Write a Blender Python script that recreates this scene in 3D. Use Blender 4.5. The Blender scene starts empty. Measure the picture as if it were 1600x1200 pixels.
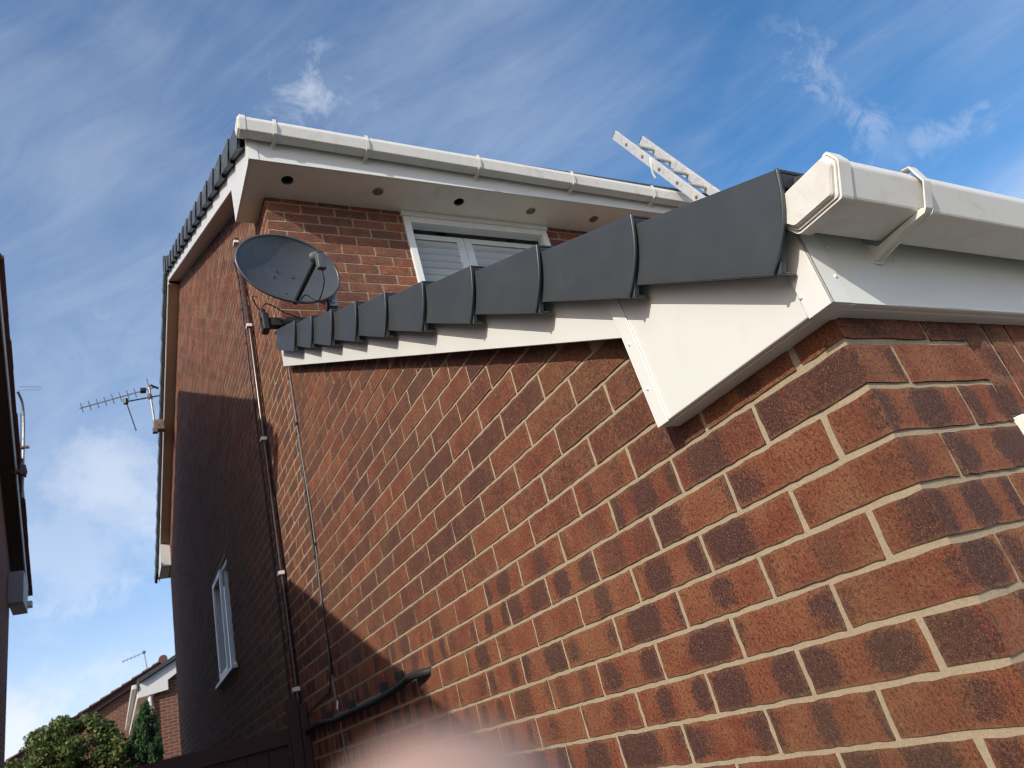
import bpy, bmesh, math, random
import numpy as np
from mathutils import Matrix, Vector, noise
rng = random.Random(7)
SC = bpy.context.scene
COL = SC.collection

# ------------------------------------------------------------------ camera, sky, sun, exposure
CAM = Vector((-0.9425, -0.5530, -0.3528))
YAW, PIT, ROL, FPX = -0.580407, 0.417156, -0.281949, 1114.4
def cam_rot():
    c, s = math.cos, math.sin
    Rz = Matrix(((c(YAW), -s(YAW), 0), (s(YAW), c(YAW), 0), (0, 0, 1)))
    Rx = Matrix(((1, 0, 0), (0, c(PIT), -s(PIT)), (0, s(PIT), c(PIT))))
    Rr = Matrix(((c(ROL), -s(ROL), 0), (s(ROL), c(ROL), 0), (0, 0, 1)))
    B = Matrix(((1, 0, 0), (0, 0, -1), (0, 1, 0)))
    return Rz @ Rx @ B @ Rr
CR = cam_rot()
cd = bpy.data.cameras.new('camera')
cd.sensor_width = 36.0
cd.lens = 36.0 * FPX / 1600.0
cd.clip_start = 0.005
cd.clip_end = 2000
cd.dof.use_dof = True
cd.dof.focus_distance = 1.35
cd.dof.aperture_fstop = 9.0
cam = bpy.data.objects.new('camera', cd)
COL.objects.link(cam)
cam.matrix_world = Matrix.Translation(CAM) @ CR.to_4x4()
SC.camera = cam

SUN_TO = Vector((-1.62, -1.0, 1.05)).normalized()
SUN_EL = math.asin(SUN_TO.z)
SUN_ROT = math.atan2(SUN_TO.x, SUN_TO.y)
def dir_px(u, v):
    d = CR @ Vector(((u - 800) / FPX, -(v - 600) / FPX, -1.0))
    return d.normalized()
world = bpy.data.worlds.new('World')
SC.world = world
world.use_nodes = True
wn, wl = world.node_tree.nodes, world.node_tree.links
wn.clear()
def N(nodes, typ, **kw):
    n = nodes.new(typ)
    for k, v in kw.items():
        setattr(n, k, v)
    return n
class G:
    """tiny node helper"""
    def __init__(s, tree): s.t = tree; s.n = tree.nodes; s.l = tree.links
    def put(s, sock, v):
        if v is None: return
        if hasattr(v, 'is_output') or isinstance(v, bpy.types.NodeSocket): s.l.new(v, sock)
        elif isinstance(v, (tuple, list)) and len(v) == 3 and sock.type == 'RGBA': sock.default_value = (*v, 1)
        else: sock.default_value = v
    def m(s, op, a, b=None, c=None, clamp=False):
        n = N(s.n, 'ShaderNodeMath', operation=op); n.use_clamp = clamp
        s.put(n.inputs[0], a); s.put(n.inputs[1], b); s.put(n.inputs[2], c)
        return n.outputs[0]
    def vm(s, op, a, b=None):
        n = N(s.n, 'ShaderNodeVectorMath', operation=op)
        s.put(n.inputs[0], a)
        if b is not None:
            if op == 'SCALE': s.put(n.inputs['Scale'], b)
            else: s.put(n.inputs[1], b)
        return n.outputs['Value'] if op in ('DOT_PRODUCT', 'LENGTH', 'DISTANCE') else n.outputs['Vector']
    def xyz(s, x, y, z):
        n = N(s.n, 'ShaderNodeCombineXYZ')
        for i, v in enumerate((x, y, z)): s.put(n.inputs[i], v)
        return n.outputs[0]
    def sep(s, v):
        n = N(s.n, 'ShaderNodeSeparateXYZ'); s.put(n.inputs[0], v); return n.outputs
    def noise(s, vec, scale, detail=2, rough=.5, dist=0.0, out='Fac'):
        n = N(s.n, 'ShaderNodeTexNoise')
        s.put(n.inputs['Vector'], vec); n.inputs['Scale'].default_value = scale
        n.inputs['Detail'].default_value = detail; n.inputs['Roughness'].default_value = rough
        n.inputs['Distortion'].default_value = dist
        return n.outputs[out]
    def white(s, vec, out='Value'):
        n = N(s.n, 'ShaderNodeTexWhiteNoise', noise_dimensions='3D'); s.put(n.inputs['Vector'], vec)
        return n.outputs[out]
    def smooth(s, v, a, b, lo=0.0, hi=1.0):
        n = N(s.n, 'ShaderNodeMapRange', interpolation_type='SMOOTHSTEP')
        s.put(n.inputs['Value'], v); s.put(n.inputs['From Min'], a); s.put(n.inputs['From Max'], b)
        s.put(n.inputs['To Min'], lo); s.put(n.inputs['To Max'], hi)
        return n.outputs[0]
    def mix(s, f, a, b, typ='MIX'):
        n = N(s.n, 'ShaderNodeMix', data_type='RGBA', blend_type=typ)
        s.put(n.inputs[0], f); s.put(n.inputs[6], a); s.put(n.inputs[7], b)
        return n.outputs[2]
    def pos(s): return N(s.n, 'ShaderNodeNewGeometry').outputs['Position']
    def bump(s, h, strength, dist, normal=None):
        n = N(s.n, 'ShaderNodeBump'); n.inputs['Strength'].default_value = strength
        n.inputs['Distance'].default_value = dist; s.put(n.inputs['Height'], h); s.put(n.inputs['Normal'], normal)
        return n.outputs[0]

g = G(world.node_tree)
sky = N(wn, 'ShaderNodeTexSky', sky_type='NISHITA')
sky.sun_disc = False
sky.sun_elevation = SUN_EL
sky.sun_rotation = SUN_ROT
sky.altitude = 60
sky.air_density = 1.0
sky.dust_density = 1.2
sky.ozone_density = 1.0
D = N(wn, 'ShaderNodeTexCoord').outputs['Generated']
# thin cirrus streaks
dz = g.m('MAXIMUM', g.sep(D)[2], 0.03)
flat = g.vm('SCALE', D, g.m('DIVIDE', 1.0, g.m('ADD', dz, .12)))
fx, fy, _ = g.sep(flat)
st = g.xyz(g.m('ADD', g.m('MULTIPLY', fx, 1.0), g.m('MULTIPLY', fy, .55)), g.m('MULTIPLY', g.m('SUBTRACT', fy, g.m('MULTIPLY', fx, .6)), .42), 0.0)
c1 = g.m('ADD', g.m('MULTIPLY', g.noise(st, 2.4, 7, .62, .6), .6), g.m('MULTIPLY', g.noise(g.vm('MULTIPLY', g.vm('ADD', st, g.vm('SCALE', g.noise(flat, 1.3, 2, .5, 0, 'Color'), .5)), (1.0, .35, 1.0)), 11.0, 6, .66, .4), .4))
c2 = g.noise(flat, .9, 4, .5, .3)
cir = g.smooth(g.m('ADD', g.m('MULTIPLY', c1, .6), g.m('MULTIPLY', c2, .5)), .46, .78)
veil = g.smooth(c2, .3, .7)
cloud = g.m('ADD', g.m('MULTIPLY', cir, .25), g.m('MULTIPLY', veil, .13))
# a few larger clouds of the real sky, each a soft blob round its own direction
warp = g.vm('SCALE', g.vm('SUBTRACT', g.noise(D, 5.0, 6, .6, 0, 'Color'), (.5, .5, .5)), .22)
warpf = g.vm('SCALE', g.vm('SUBTRACT', g.noise(D, 16.0, 5, .65, 0, 'Color'), (.5, .5, .5)), .10)
Dw = g.vm('ADD', g.vm('ADD', D, warp), warpf)
Df = g.vm('ADD', D, warpf)
def blob(u, v, r0, r1, amt, src=None):
    d = g.vm('DISTANCE', src or Dw, tuple(dir_px(u, v)))
    return g.m('MULTIPLY', g.smooth(d, r0, r1, 1.0, 0.0), amt)
fib = g.smooth(g.noise(g.vm('MULTIPLY', D, (1.0, 1.0, .6)), 34.0, 6, .7, 1.2), .34, .62, .25, 1.0)
def streak(a, b, w, amt, src=None):
    A, Bv = dir_px(*a), dir_px(*b)
    nrm = A.cross(Bv).normalized(); mid = (A + Bv).normalized(); ln = (A - Bv).length / 2
    off = g.m('ABSOLUTE', g.vm('DOT_PRODUCT', src or Df, tuple(nrm)))
    al = g.vm('DISTANCE', D, tuple(mid))
    return g.m('MULTIPLY', g.m('MULTIPLY', g.smooth(off, 0.0, w, 1.0, 0.0), g.smooth(al, ln * .55, ln * 1.15, 1.0, 0.0)), g.m('MULTIPLY', fib, amt * 1.2))
tex = g.smooth(g.noise(D, 14.0, 6, .65, .8), .36, .66)
parts_ = [
    g.m('MULTIPLY', blob(495, 150, .0, .11, .55, Df), tex),
    g.m('MULTIPLY', blob(1410, 240, .0, .05, .3, Df), g.m('ADD', g.m('MULTIPLY', tex, .6), .4)),
    streak((1190, 20), (1405, 250), .04, .22), streak((1405, 245), (1570, 165), .035, .20),
    blob(190, 745, .02, .14, .62), blob(110, 850, .02, .10, .38), blob(30, 1150, .02, .08, .9), blob(75, 1120, .0, .05, .6),
    streak((20, 960), (250, 905), .04, .3), streak((30, 470), (250, 530), .05, .25), streak((20, 1080), (230, 1030), .03, .3),
]
for q in parts_:
    cloud = g.m('MAXIMUM', cloud, q)
cloud = g.m('MINIMUM', cloud, .92)
low = g.smooth(g.sep(D)[2], .45, -.02, 0.0, .55)
haze_f = g.m('MAXIMUM', cloud, 0.0)
sat = N(wn, 'ShaderNodeHueSaturation'); sat.inputs['Saturation'].default_value = 1.42; sat.inputs['Value'].default_value = 1.0
wl.new(sky.outputs[0], sat.inputs['Color'])
skyc0 = g.mix(low, sat.outputs[0], (3.8, 4.75, 6.4))
skyc = g.mix(1.0, skyc0, (1.20, 1.06, 1.05), 'MULTIPLY')
final = g.mix(haze_f, skyc, (5.0, 5.3, 5.9))
bg = N(wn, 'ShaderNodeBackground')
wl.new(final, bg.inputs[0])
bg.inputs[1].default_value = 0.145
wo = N(wn, 'ShaderNodeOutputWorld')
wl.new(bg.outputs[0], wo.inputs[0])

sd = bpy.data.lights.new('sun', 'SUN')
sd.energy = 3.0
sd.angle = math.radians(.53)
sd.color = (1.0, .95, .85)
sun = bpy.data.objects.new('sun', sd)
COL.objects.link(sun)
sun.rotation_euler = SUN_TO.to_track_quat('Z', 'Y').to_euler()
SC.view_settings.view_transform = 'Standard'
SC.view_settings.look = 'None'
SC.view_settings.gamma = 1
SC.view_settings.exposure = 0.3
SC.view_settings.use_curve_mapping = False
SC.cycles.max_bounces = 6
SC.cycles.filter_width = 1.05

# ------------------------------------------------------------------ materials
MATS = {}
def new_mat(name):
    m = bpy.data.materials.new(name); m.use_nodes = True
    t = m.node_tree
    return m, G(t), t.nodes['Principled BSDF']
def plain(name, col, rough=.5, metal=0.0, var=.1, scale=12, bump=0.0, bscale=200, spec=.5, dirt=None, dscale=5):
    m, h, b = new_mat(name)
    p = h.pos()
    f = h.noise(p, scale, 5, .6)
    c = h.mix(f, tuple(x * (1 - var) for x in col), tuple(min(1, x * (1 + var)) for x in col))
    if dirt:
        d = h.smooth(h.noise(p, dscale, 6, .68, .5), dirt[1], dirt[2])
        c = h.mix(h.m('MULTIPLY', d, dirt[3]), c, dirt[0])
        sp = h.smooth(h.noise(p, 130, 3, .5, .6), .72, .78)
        c = h.mix(h.m('MULTIPLY', sp, .45), c, dirt[0])
    h.l.new(c, b.inputs['Base Color'])
    h.l.new(h.smooth(f, .2, .8, max(.05, rough - .08), min(1, rough + .08)), b.inputs['Roughness'])
    b.inputs['Metallic'].default_value = metal
    b.inputs['Specular IOR Level'].default_value = spec
    if bump:
        h.l.new(h.bump(h.noise(p, bscale, 4, .6), bump, .002), b.inputs['Normal'])
    MATS[name] = m
    return m
WHITE = plain('white_upvc', (.71, .72, .67), .38, var=.03, scale=6, dirt=((.42, .36, .28), .55, .85, .16), dscale=7)
WHITE2 = plain('white_upvc_clean', (.74, .75, .71), .33, var=.02, scale=4, dirt=((.45, .40, .33), .62, .85, .3), dscale=9)
GUTW = plain('gutter_upvc', (.72, .715, .65), .4, var=.04, scale=7, dirt=((.38, .31, .23), .46, .8, .36), dscale=14)
SOFFIT = plain('soffit_board', (.86, .80, .67), .5, var=.04, scale=2, dirt=((.4, .34, .27), .5, .8, .3), dscale=4)
CAPM = plain('grey_cap_plastic', (.052, .060, .065), .42, var=.12, scale=9, dirt=((.17, .17, .165), .56, .8, .16), dscale=9, bump=.08, bscale=40)
CAPM2 = plain('grey_cap_weathered', (.060, .068, .075), .5, var=.3, scale=16, dirt=((.2, .21, .21), .46, .7, .6), dscale=20)
TILEM = plain('roof_tile', (.055, .058, .062), .8, var=.3, scale=30, bump=.4, bscale=200)
BROWNT = plain('brown_tile', (.12, .055, .04), .85, var=.3, scale=20, bump=.4, bscale=60)
BLACKM = plain('black_plastic', (.018, .018, .02), .45, var=.3, scale=30)
RUBBER = plain('black_rubber', (.02, .02, .022), .6, var=.4, scale=30, bump=.2, bscale=80)
DISHM = plain('dish_grey', (.075, .082, .088), .36, var=.15, scale=10, dirt=((.16, .16, .16), .5, .75, .3), dscale=14)
STEEL = plain('galvanised', (.36, .36, .36), .5, metal=.7, var=.3, scale=40, dirt=((.25, .12, .06), .5, .7, .7), dscale=18)
RUST = plain('rusty_steel', (.22, .18, .14), .75, metal=.2, var=.4, scale=30, dirt=((.12, .05, .03), .45, .65, .7), dscale=25)
ALU = plain('ladder_aluminium', (.60, .60, .57), .46, metal=.35, var=.1, scale=14, dirt=((.22, .2, .17), .5, .72, .45), dscale=22)
BROWNP = plain('brown_pipe', (.05, .026, .02), .28, var=.2, scale=20)
WOOD = plain('brown_timber', (.045, .017, .013), .65, var=.35, scale=25, bump=.3, bscale=90)
CLIP = plain('white_clip', (.75, .74, .70), .4, var=.05)
GROUNDM = plain('ground_concrete', (.10, .095, .085), .9, var=.2, scale=3, bump=.4, bscale=60, dirt=((.07, .08, .045), .45, .65, .6), dscale=2)
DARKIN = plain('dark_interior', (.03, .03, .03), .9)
CURT = plain('blind_white', (.84, .84, .83), .6, var=.05)
VENTM = plain('vent_metal', (.34, .32, .29), .45, metal=.5, var=.3, scale=60)

def glass(name):
    m, h, b = new_mat(name)
    b.inputs['Base Color'].default_value = (.9, .95, .95, 1)
    b.inputs['Roughness'].default_value = .02
    t = h.n.new('ShaderNodeBsdfTransparent'); t.inputs[0].default_value = (.95, .965, .96, 1)
    gl = h.n.new('ShaderNodeBsdfGlossy'); gl.inputs['Roughness'].default_value = .02; gl.inputs[0].default_value = (.95, .97, 1, 1)
    fr = h.n.new('ShaderNodeFresnel'); fr.inputs[0].default_value = 1.55
    mx = h.n.new('ShaderNodeMixShader')
    bf = h.n.new('ShaderNodeNewGeometry').outputs['Backfacing']
    h.l.new(h.m('MULTIPLY', h.m('MULTIPLY', fr.outputs[0], .9, clamp=True), h.m('SUBTRACT', 1.0, bf)), mx.inputs[0]); h.l.new(t.outputs[0], mx.inputs[1]); h.l.new(gl.outputs[0], mx.inputs[2])
    h.l.new(mx.outputs[0], h.n['Material Output'].inputs['Surface'])
    MATS[name] = m
    return m
GLASS = glass('window_glass')

CH, BL = .075, .225          # course height and stretcher pitch
PH_ODD, PH_EVEN = .2025, .09 # joint centres along the wall
def brick_mat(name, axis, rows_odd=0, far=False):
    """brick colours read from the brick's own cell in the bond, so that every brick has its own fired bands"""
    m, h, b = new_mat(name)
    P = h.pos()
    s = h.sep(P)
    u = s[1] if axis == 'x' else s[0]
    z = s[2]
    row = h.m('FLOOR', h.m('DIVIDE', z, CH))
    par = h.m('ABSOLUTE', h.m('MODULO', row, 2.0))
    ph = h.m('ADD', h.m('MULTIPLY', par, PH_ODD - PH_EVEN), PH_EVEN)
    if axis == 'y':
        ph = h.m('ADD', h.m('MULTIPLY', par, -.1125), .22)
    uu = h.m('DIVIDE', h.m('SUBTRACT', u, ph), BL)
    cu = h.m('FLOOR', uu)
    su = h.m('SUBTRACT', uu, cu)
    sv = h.m('SUBTRACT', h.m('DIVIDE', z, CH), row)
    cell = h.xyz(cu, row, 3.7 if axis == 'x' else 9.1)
    r1, r2, r3 = h.sep(h.white(cell, 'Color'))
    r4, r5, r6 = h.sep(h.white(h.vm('ADD', cell, (17.3, 4.1, 8.8)), 'Color'))
    cellP = h.vm('ADD', P, h.vm('SCALE', h.white(cell, 'Color'), 7.0))
    nA = h.noise(cellP, 26, 4, .6, .3)
    nB = h.noise(cellP, 75, 4, .65)
    wob = h.m('MULTIPLY', h.m('SUBTRACT', nA, .5), 1.5)
    freq = h.m('ADD', .8, h.m('MULTIPLY', r1, 1.3))
    band = h.m('COSINE', h.m('ADD', h.m('MULTIPLY', h.m('MULTIPLY', su, freq), 6.283), h.m('ADD', h.m('MULTIPLY', r2, 6.283), wob)))
    edge = h.m('MULTIPLY', h.smooth(h.m('ABSOLUTE', h.m('SUBTRACT', sv, .5)), .22, .46, 0.0, 1.0), h.m('MULTIPLY', r6, 1.1))
    bias = h.m('SUBTRACT', h.m('MULTIPLY', r3, 1.5), .72)
    nG = h.noise(P, 170, 5, .75)
    msk = h.smooth(h.m('SUBTRACT', h.m('ADD', h.m('ADD', band, bias), h.m('ADD', h.m('MULTIPLY', h.m('SUBTRACT', nB, .5), 1.5), h.m('MULTIPLY', h.m('SUBTRACT', nG, .5), 2.4))), edge), -.25, .55)
    msk = h.m('MULTIPLY', msk, h.smooth(r4, .05, .3, .25, 1.0))
    batch = h.m('MULTIPLY', h.smooth(h.m('ADD', z, h.m('MULTIPLY', h.m('SUBTRACT', r4, .5), .25)), -.12, .10), .82)
    mott = h.smooth(h.m('ADD', h.m('MULTIPLY', nB, .9), h.m('ADD', h.m('MULTIPLY', nG, .7), h.m('MULTIPLY', r3, .22))), .72, 1.02)
    msk = h.m('ADD', h.m('MULTIPLY', msk, h.m('SUBTRACT', 1.0, batch)), h.m('MULTIPLY', mott, batch))
    red = h.mix(r5, (.31, .070, .038), (.38, .118, .054))
    red = h.mix(h.smooth(h.noise(cellP, 14, 3), .35, .7), red, (.43, .165, .072))
    dark = h.mix(nB, (.088, .038, .035), (.165, .066, .05))
    c = h.mix(msk, red, dark)
    # coarse grain: dark pits and pale grit
    g1 = h.noise(P, 190, 5, .8)
    g2 = h.noise(P, 620, 2, .6)
    g3 = h.noise(P, 130, 3, .65)
    c = h.mix(h.smooth(g1, .38, .53, .78, 0.0), c, (.042, .018, .015))
    c = h.mix(h.smooth(g3, .54, .70, 0.0, .34), c, (.38, .17, .09))
    c = h.mix(h.smooth(g2, .585, .67, 0.0, .85), c, (.50, .29, .17))
    pale_edge = h.smooth(h.m('MINIMUM', h.m('MULTIPLY', h.m('MINIMUM', sv, h.m('SUBTRACT', 1.0, sv)), 1.0), h.m('MULTIPLY', h.m('MINIMUM', su, h.m('SUBTRACT', 1.0, su)), 3.0)), .085, .17, .38, 0.0)
    c = h.mix(h.m('MULTIPLY', pale_edge, h.smooth(g3, .35, .6)), c, (.40, .235, .13))  # paler colour towards each brick's edges, broken up by the grain
    # weathering over larger areas
    wth = h.noise(P, 2.3, 3, .5)
    c = h.mix(h.smooth(wth, .45, .75, 0.0, .22), c, (.22, .15, .075))
    h.l.new(c, b.inputs['Base Color'])
    b.inputs['Roughness'].default_value = .82
    b.inputs['Specular IOR Level'].default_value = .35
    mp = h.xyz(h.m('MULTIPLY', s[0], 1.0), h.m('MULTIPLY', s[1], 1.0), h.m('MULTIPLY', s[2], .55))
    hgt = h.m('ADD', h.m('MULTIPLY', h.noise(mp, 170, 6, .8), 1.3), h.m('MULTIPLY', h.noise(P, 70, 3, .6), .8))
    if not far:
        h.l.new(h.bump(hgt, 1.0, .0085), b.inputs['Normal'])
    MATS[name] = m
    return m
BRX = brick_mat('brick_side', 'x')
BRY = brick_mat('brick_front', 'y')
def mortar_mat():
    m, h, b = new_mat('mortar')
    P = h.pos()
    n1 = h.noise(P, 380, 4, .7); n2 = h.noise(P, 18, 4, .6); n3 = h.noise(P, 1.4, 3, .5)
    c = h.mix(n2, (.37, .305, .205), (.48, .405, .285))
    c = h.mix(h.smooth(n1, .3, .62, .55, 0.0), c, (.22, .17, .11))
    c = h.mix(h.smooth(n3, .4, .75, 0.0, .3), c, (.36, .27, .17))
    h.l.new(c, b.inputs['Base Color'])
    b.inputs['Roughness'].default_value = .95
    b.inputs['Specular IOR Level'].default_value = .2
    h.l.new(h.bump(h.m('ADD', h.noise(P, 600, 3, .7), h.m('MULTIPLY', n2, 2.0)), .7, .002), b.inputs['Normal'])
    MATS['mortar'] = m
    return m
MORTAR = mortar_mat()
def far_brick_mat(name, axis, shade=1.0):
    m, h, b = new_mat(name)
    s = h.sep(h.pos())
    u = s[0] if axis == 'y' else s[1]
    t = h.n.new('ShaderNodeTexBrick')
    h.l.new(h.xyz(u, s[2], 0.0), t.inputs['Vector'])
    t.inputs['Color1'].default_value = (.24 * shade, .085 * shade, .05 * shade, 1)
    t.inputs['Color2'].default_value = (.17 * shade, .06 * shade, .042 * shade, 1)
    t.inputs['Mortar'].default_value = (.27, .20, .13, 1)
    t.inputs['Scale'].default_value = 1.0
    t.inputs['Mortar Size'].default_value = .008
    t.inputs['Brick Width'].default_value = BL
    t.inputs['Row Height'].default_value = CH
    h.l.new(t.outputs[0], b.inputs['Base Color'])
    h.l.new(h.bump(t.outputs['Fac'], -.4, .004), b.inputs['Normal'])
    b.inputs['Roughness'].default_value = .9
    MATS[name] = m
    return m
FARX = far_brick_mat('far_brick_side', 'x')
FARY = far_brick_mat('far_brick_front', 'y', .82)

# ------------------------------------------------------------------ object helpers
ORG = {}
def thing(name, label, cat, loc=(0, 0, 0), group=None):
    o = bpy.data.objects.new(name, None); COL.objects.link(o)
    o.empty_display_size = .1
    o.location = loc
    o['label'] = label; o['category'] = cat
    if group: o['group'] = group
    ORG[o.name] = Vector(loc)
    return o
def mesh_obj(name, verts, faces, mat, parent=None, smooth=False, bevel=0.0, seg=2, label=None, kind=None):
    off = ORG[parent.name] if parent else Vector((0, 0, 0))
    me = bpy.data.meshes.new(name)
    me.from_pydata([tuple(Vector(v) - off) for v in verts], [], faces)
    bm = bmesh.new(); bm.from_mesh(me)
    bmesh.ops.recalc_face_normals(bm, faces=bm.faces)
    bm.to_mesh(me); bm.free()
    me.materials.append(mat)
    if smooth: me.polygons.foreach_set('use_smooth', [True] * len(me.polygons))
    o = bpy.data.objects.new(name, me); COL.objects.link(o)
    if parent: o.parent = parent
    ORG[o.name] = off
    if bevel:
        md = o.modifiers.new('bevel', 'BEVEL'); md.width = bevel; md.segments = seg; md.limit_method = 'ANGLE'; md.angle_limit = math.radians(25)
        md.harden_normals = False
        me.polygons.foreach_set('use_smooth', [True] * len(me.polygons))
        w = o.modifiers.new('wn', 'WEIGHTED_NORMAL'); w.keep_sharp = True
    if label: o['label'] = label
    if kind: o['kind'] = kind
    return o
class MB:
    def __init__(s): s.v = []; s.f = []
    def add(s, v, f):
        n = len(s.v); s.v += [tuple(x) for x in v]; s.f += [tuple(i + n for i in q) for q in f]; return s
    def box(s, a, b):
        x0, y0, z0 = a; x1, y1, z1 = b
        return s.add([(x0, y0, z0), (x1, y0, z0), (x1, y1, z0), (x0, y1, z0), (x0, y0, z1), (x1, y0, z1), (x1, y1, z1), (x0, y1, z1)],
                     [(0, 3, 2, 1), (4, 5, 6, 7), (0, 1, 5, 4), (1, 2, 6, 5), (2, 3, 7, 6), (3, 0, 4, 7)])
    def prism_x(s, poly, x0, x1):       # polygon in (y, z)
        n = len(poly)
        v = [(x0, y, z) for y, z in poly] + [(x1, y, z) for y, z in poly]
        f = [tuple(range(n)), tuple(range(2 * n - 1, n - 1, -1))] + [(i, (i + 1) % n, n + (i + 1) % n, n + i) for i in range(n)]
        return s.add(v, f)
    def prism_y(s, poly, y0, y1):       # polygon in (x, z)
        n = len(poly)
        v = [(x, y0, z) for x, z in poly] + [(x, y1, z) for x, z in poly]
        f = [tuple(range(n)), tuple(range(2 * n - 1, n - 1, -1))] + [(i, (i + 1) % n, n + (i + 1) % n, n + i) for i in range(n)]
        return s.add(v, f)
    def tube(s, pts, r, n=8, cap=True):
        pts = [Vector(p) for p in pts]
        rs = r if isinstance(r, (list, tuple)) else [r] * len(pts)
        base = len(s.v)
        prev = None
        for i, p in enumerate(pts):
            t = (pts[min(i + 1, len(pts) - 1)] - pts[max(i - 1, 0)]).normalized()
            if prev is None:
                a = t.orthogonal().normalized()
            else:
                a = (prev - t * prev.dot(t)).normalized()
            prev = a
            b = t.cross(a)
            for k in range(n):
                th = 2 * math.pi * k / n
                s.v.append(tuple(p + (a * math.cos(th) + b * math.sin(th)) * rs[i]))
        for i in range(len(pts) - 1):
            for k in range(n):
                s.f.append((base + i * n + k, base + i * n + (k + 1) % n, base + (i + 1) * n + (k + 1) % n, base + (i + 1) * n + k))
        if cap:
            s.f.append(tuple(base + k for k in range(n))[::-1])
            s.f.append(tuple(base + (len(pts) - 1) * n + k for k in range(n)))
        return s
    def ball(s, c, r, n=8, m=5, sc=(1, 1, 1)):
        base = len(s.v); c = Vector(c)
        for i in range(m + 1):
            ph = math.pi * i / m
            for k in range(n):
                th = 2 * math.pi * k / n
                s.v.append((c.x + r * sc[0] * math.sin(ph) * math.cos(th), c.y + r * sc[1] * math.sin(ph) * math.sin(th), c.z + r * sc[2] * math.cos(ph)))
        for i in range(m):
            for k in range(n):
                s.f.append((base + i * n + k, base + i * n + (k + 1) % n, base + (i + 1) * n + (k + 1) % n, base + (i + 1) * n + k))
        return s
    def ob(s, name, mat, parent=None, **k): return mesh_obj(name, s.v, s.f, mat, parent, **k)
def smooth_path(pts, k=6):
    P = [Vector(p) for p in pts]; out = []
    for i in range(len(P) - 1):
        p0, p1, p2, p3 = P[max(i - 1, 0)], P[i], P[i + 1], P[min(i + 2, len(P) - 1)]
        for j in range(k):
            t = j / k
            out.append(.5 * ((2 * p1) + (p2 - p0) * t + (2 * p0 - 5 * p1 + 4 * p2 - p3) * t * t + (3 * p1 - p0 - 3 * p2 + p3) * t ** 3))
    out.append(P[-1]); return out
def copy_tree(o, parent=None, delta=None, kids=None):
    c = o.copy(); COL.objects.link(c)
    if parent: c.parent = parent
    if delta is not None: c.location = Vector(o.location) + Vector(delta)
    ORG[c.name] = ORG.get(o.name, Vector((0, 0, 0))) + (Vector(delta) if delta is not None else Vector((0, 0, 0)))
    for ch in list(o.children): copy_tree(ch, c)
    return c

# ------------------------------------------------------------------ bricks
def proj_area(x, y, z, wall):
    q = CR.transposed() @ (Vector((x, y, z)) - CAM)
    if q.z > -.15: return 0, False
    u = 800 - FPX * q.x / q.z; v = 600 + FPX * q.y / q.z
    n = Vector((-1, 0, 0)) if wall == 'x' else Vector((0, -1, 0))
    d = CAM - Vector((x, y, z)); L = d.length
    vis = -40 < u < 1640 and -40 < v < 1240
    return max(0, n.dot(d) / L) / (L * L), vis
def brick_mesh(length, height, seed, nx=10, nz=4, depth=.03, amp=.0008):
    """front face in the plane x = 0 looking to -x, slightly uneven, with worn arrises"""
    R = random.Random(seed)
    v, f = [], []
    for j in range(nz + 1):
        for i in range(nx + 1):
            a, c = i / nx, j / nz
            ea = min(i, nx - i) == 0; ec = min(j, nz - j) == 0
            y = (a - .5) * length; z = (c - .5) * height
            if ea: y += R.uniform(-.0016, .0009) * (1 if i else -1)
            if ec: z += R.uniform(-.0014, .0010) * (1 if j else -1)
            nv = noise.noise(Vector((seed * 3.1, y * 28, z * 28)))
            x = nv * amp * 1.6 + R.uniform(-.6, .6) * amp
            if ea or ec: x += .0007 + R.uniform(0, .0009)
            v.append((x, y, z))
    for j in range(nz):
        for i in range(nx):
            k = j * (nx + 1) + i
            f.append((k, k + nx + 1, k + nx + 2, k + 1))
    ring = [i for i in range(nx + 1)] + [(j) * (nx + 1) + nx for j in range(1, nz + 1)] + [nz * (nx + 1) + i for i in range(nx - 1, -1, -1)] + [j * (nx + 1) for j in range(nz - 1, 0, -1)]
    b0 = len(v)
    for k in ring: v.append((depth, v[k][1], v[k][2]))
    n = len(ring)
    for i in range(n): f.append((ring[i], ring[(i + 1) % n], b0 + (i + 1) % n, b0 + i))
    return v, f
BM = {}
def shared_brick(kind, i, mat):
    key = (kind, i, mat.name)
    if key not in BM:
        L, H = {'s': (.2155, .0662), 'h': (.103, .0662), 'v': (.0658, .2155)}[kind]
        nx, nz = {'s': (13, 4), 'h': (6, 4), 'v': (4, 13)}[kind]
        v, f = brick_mesh(L, H, 100 + i * 7 + ord(kind), nx, nz)
        me = bpy.data.meshes.new('brick'); me.from_pydata(v, [], f); me.materials.append(mat); me.polygons.foreach_set('use_smooth', [True] * len(me.polygons))
        me.set_sharp_from_angle(angle=math.radians(50))
        BM[key] = me
    return BM[key]
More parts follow.
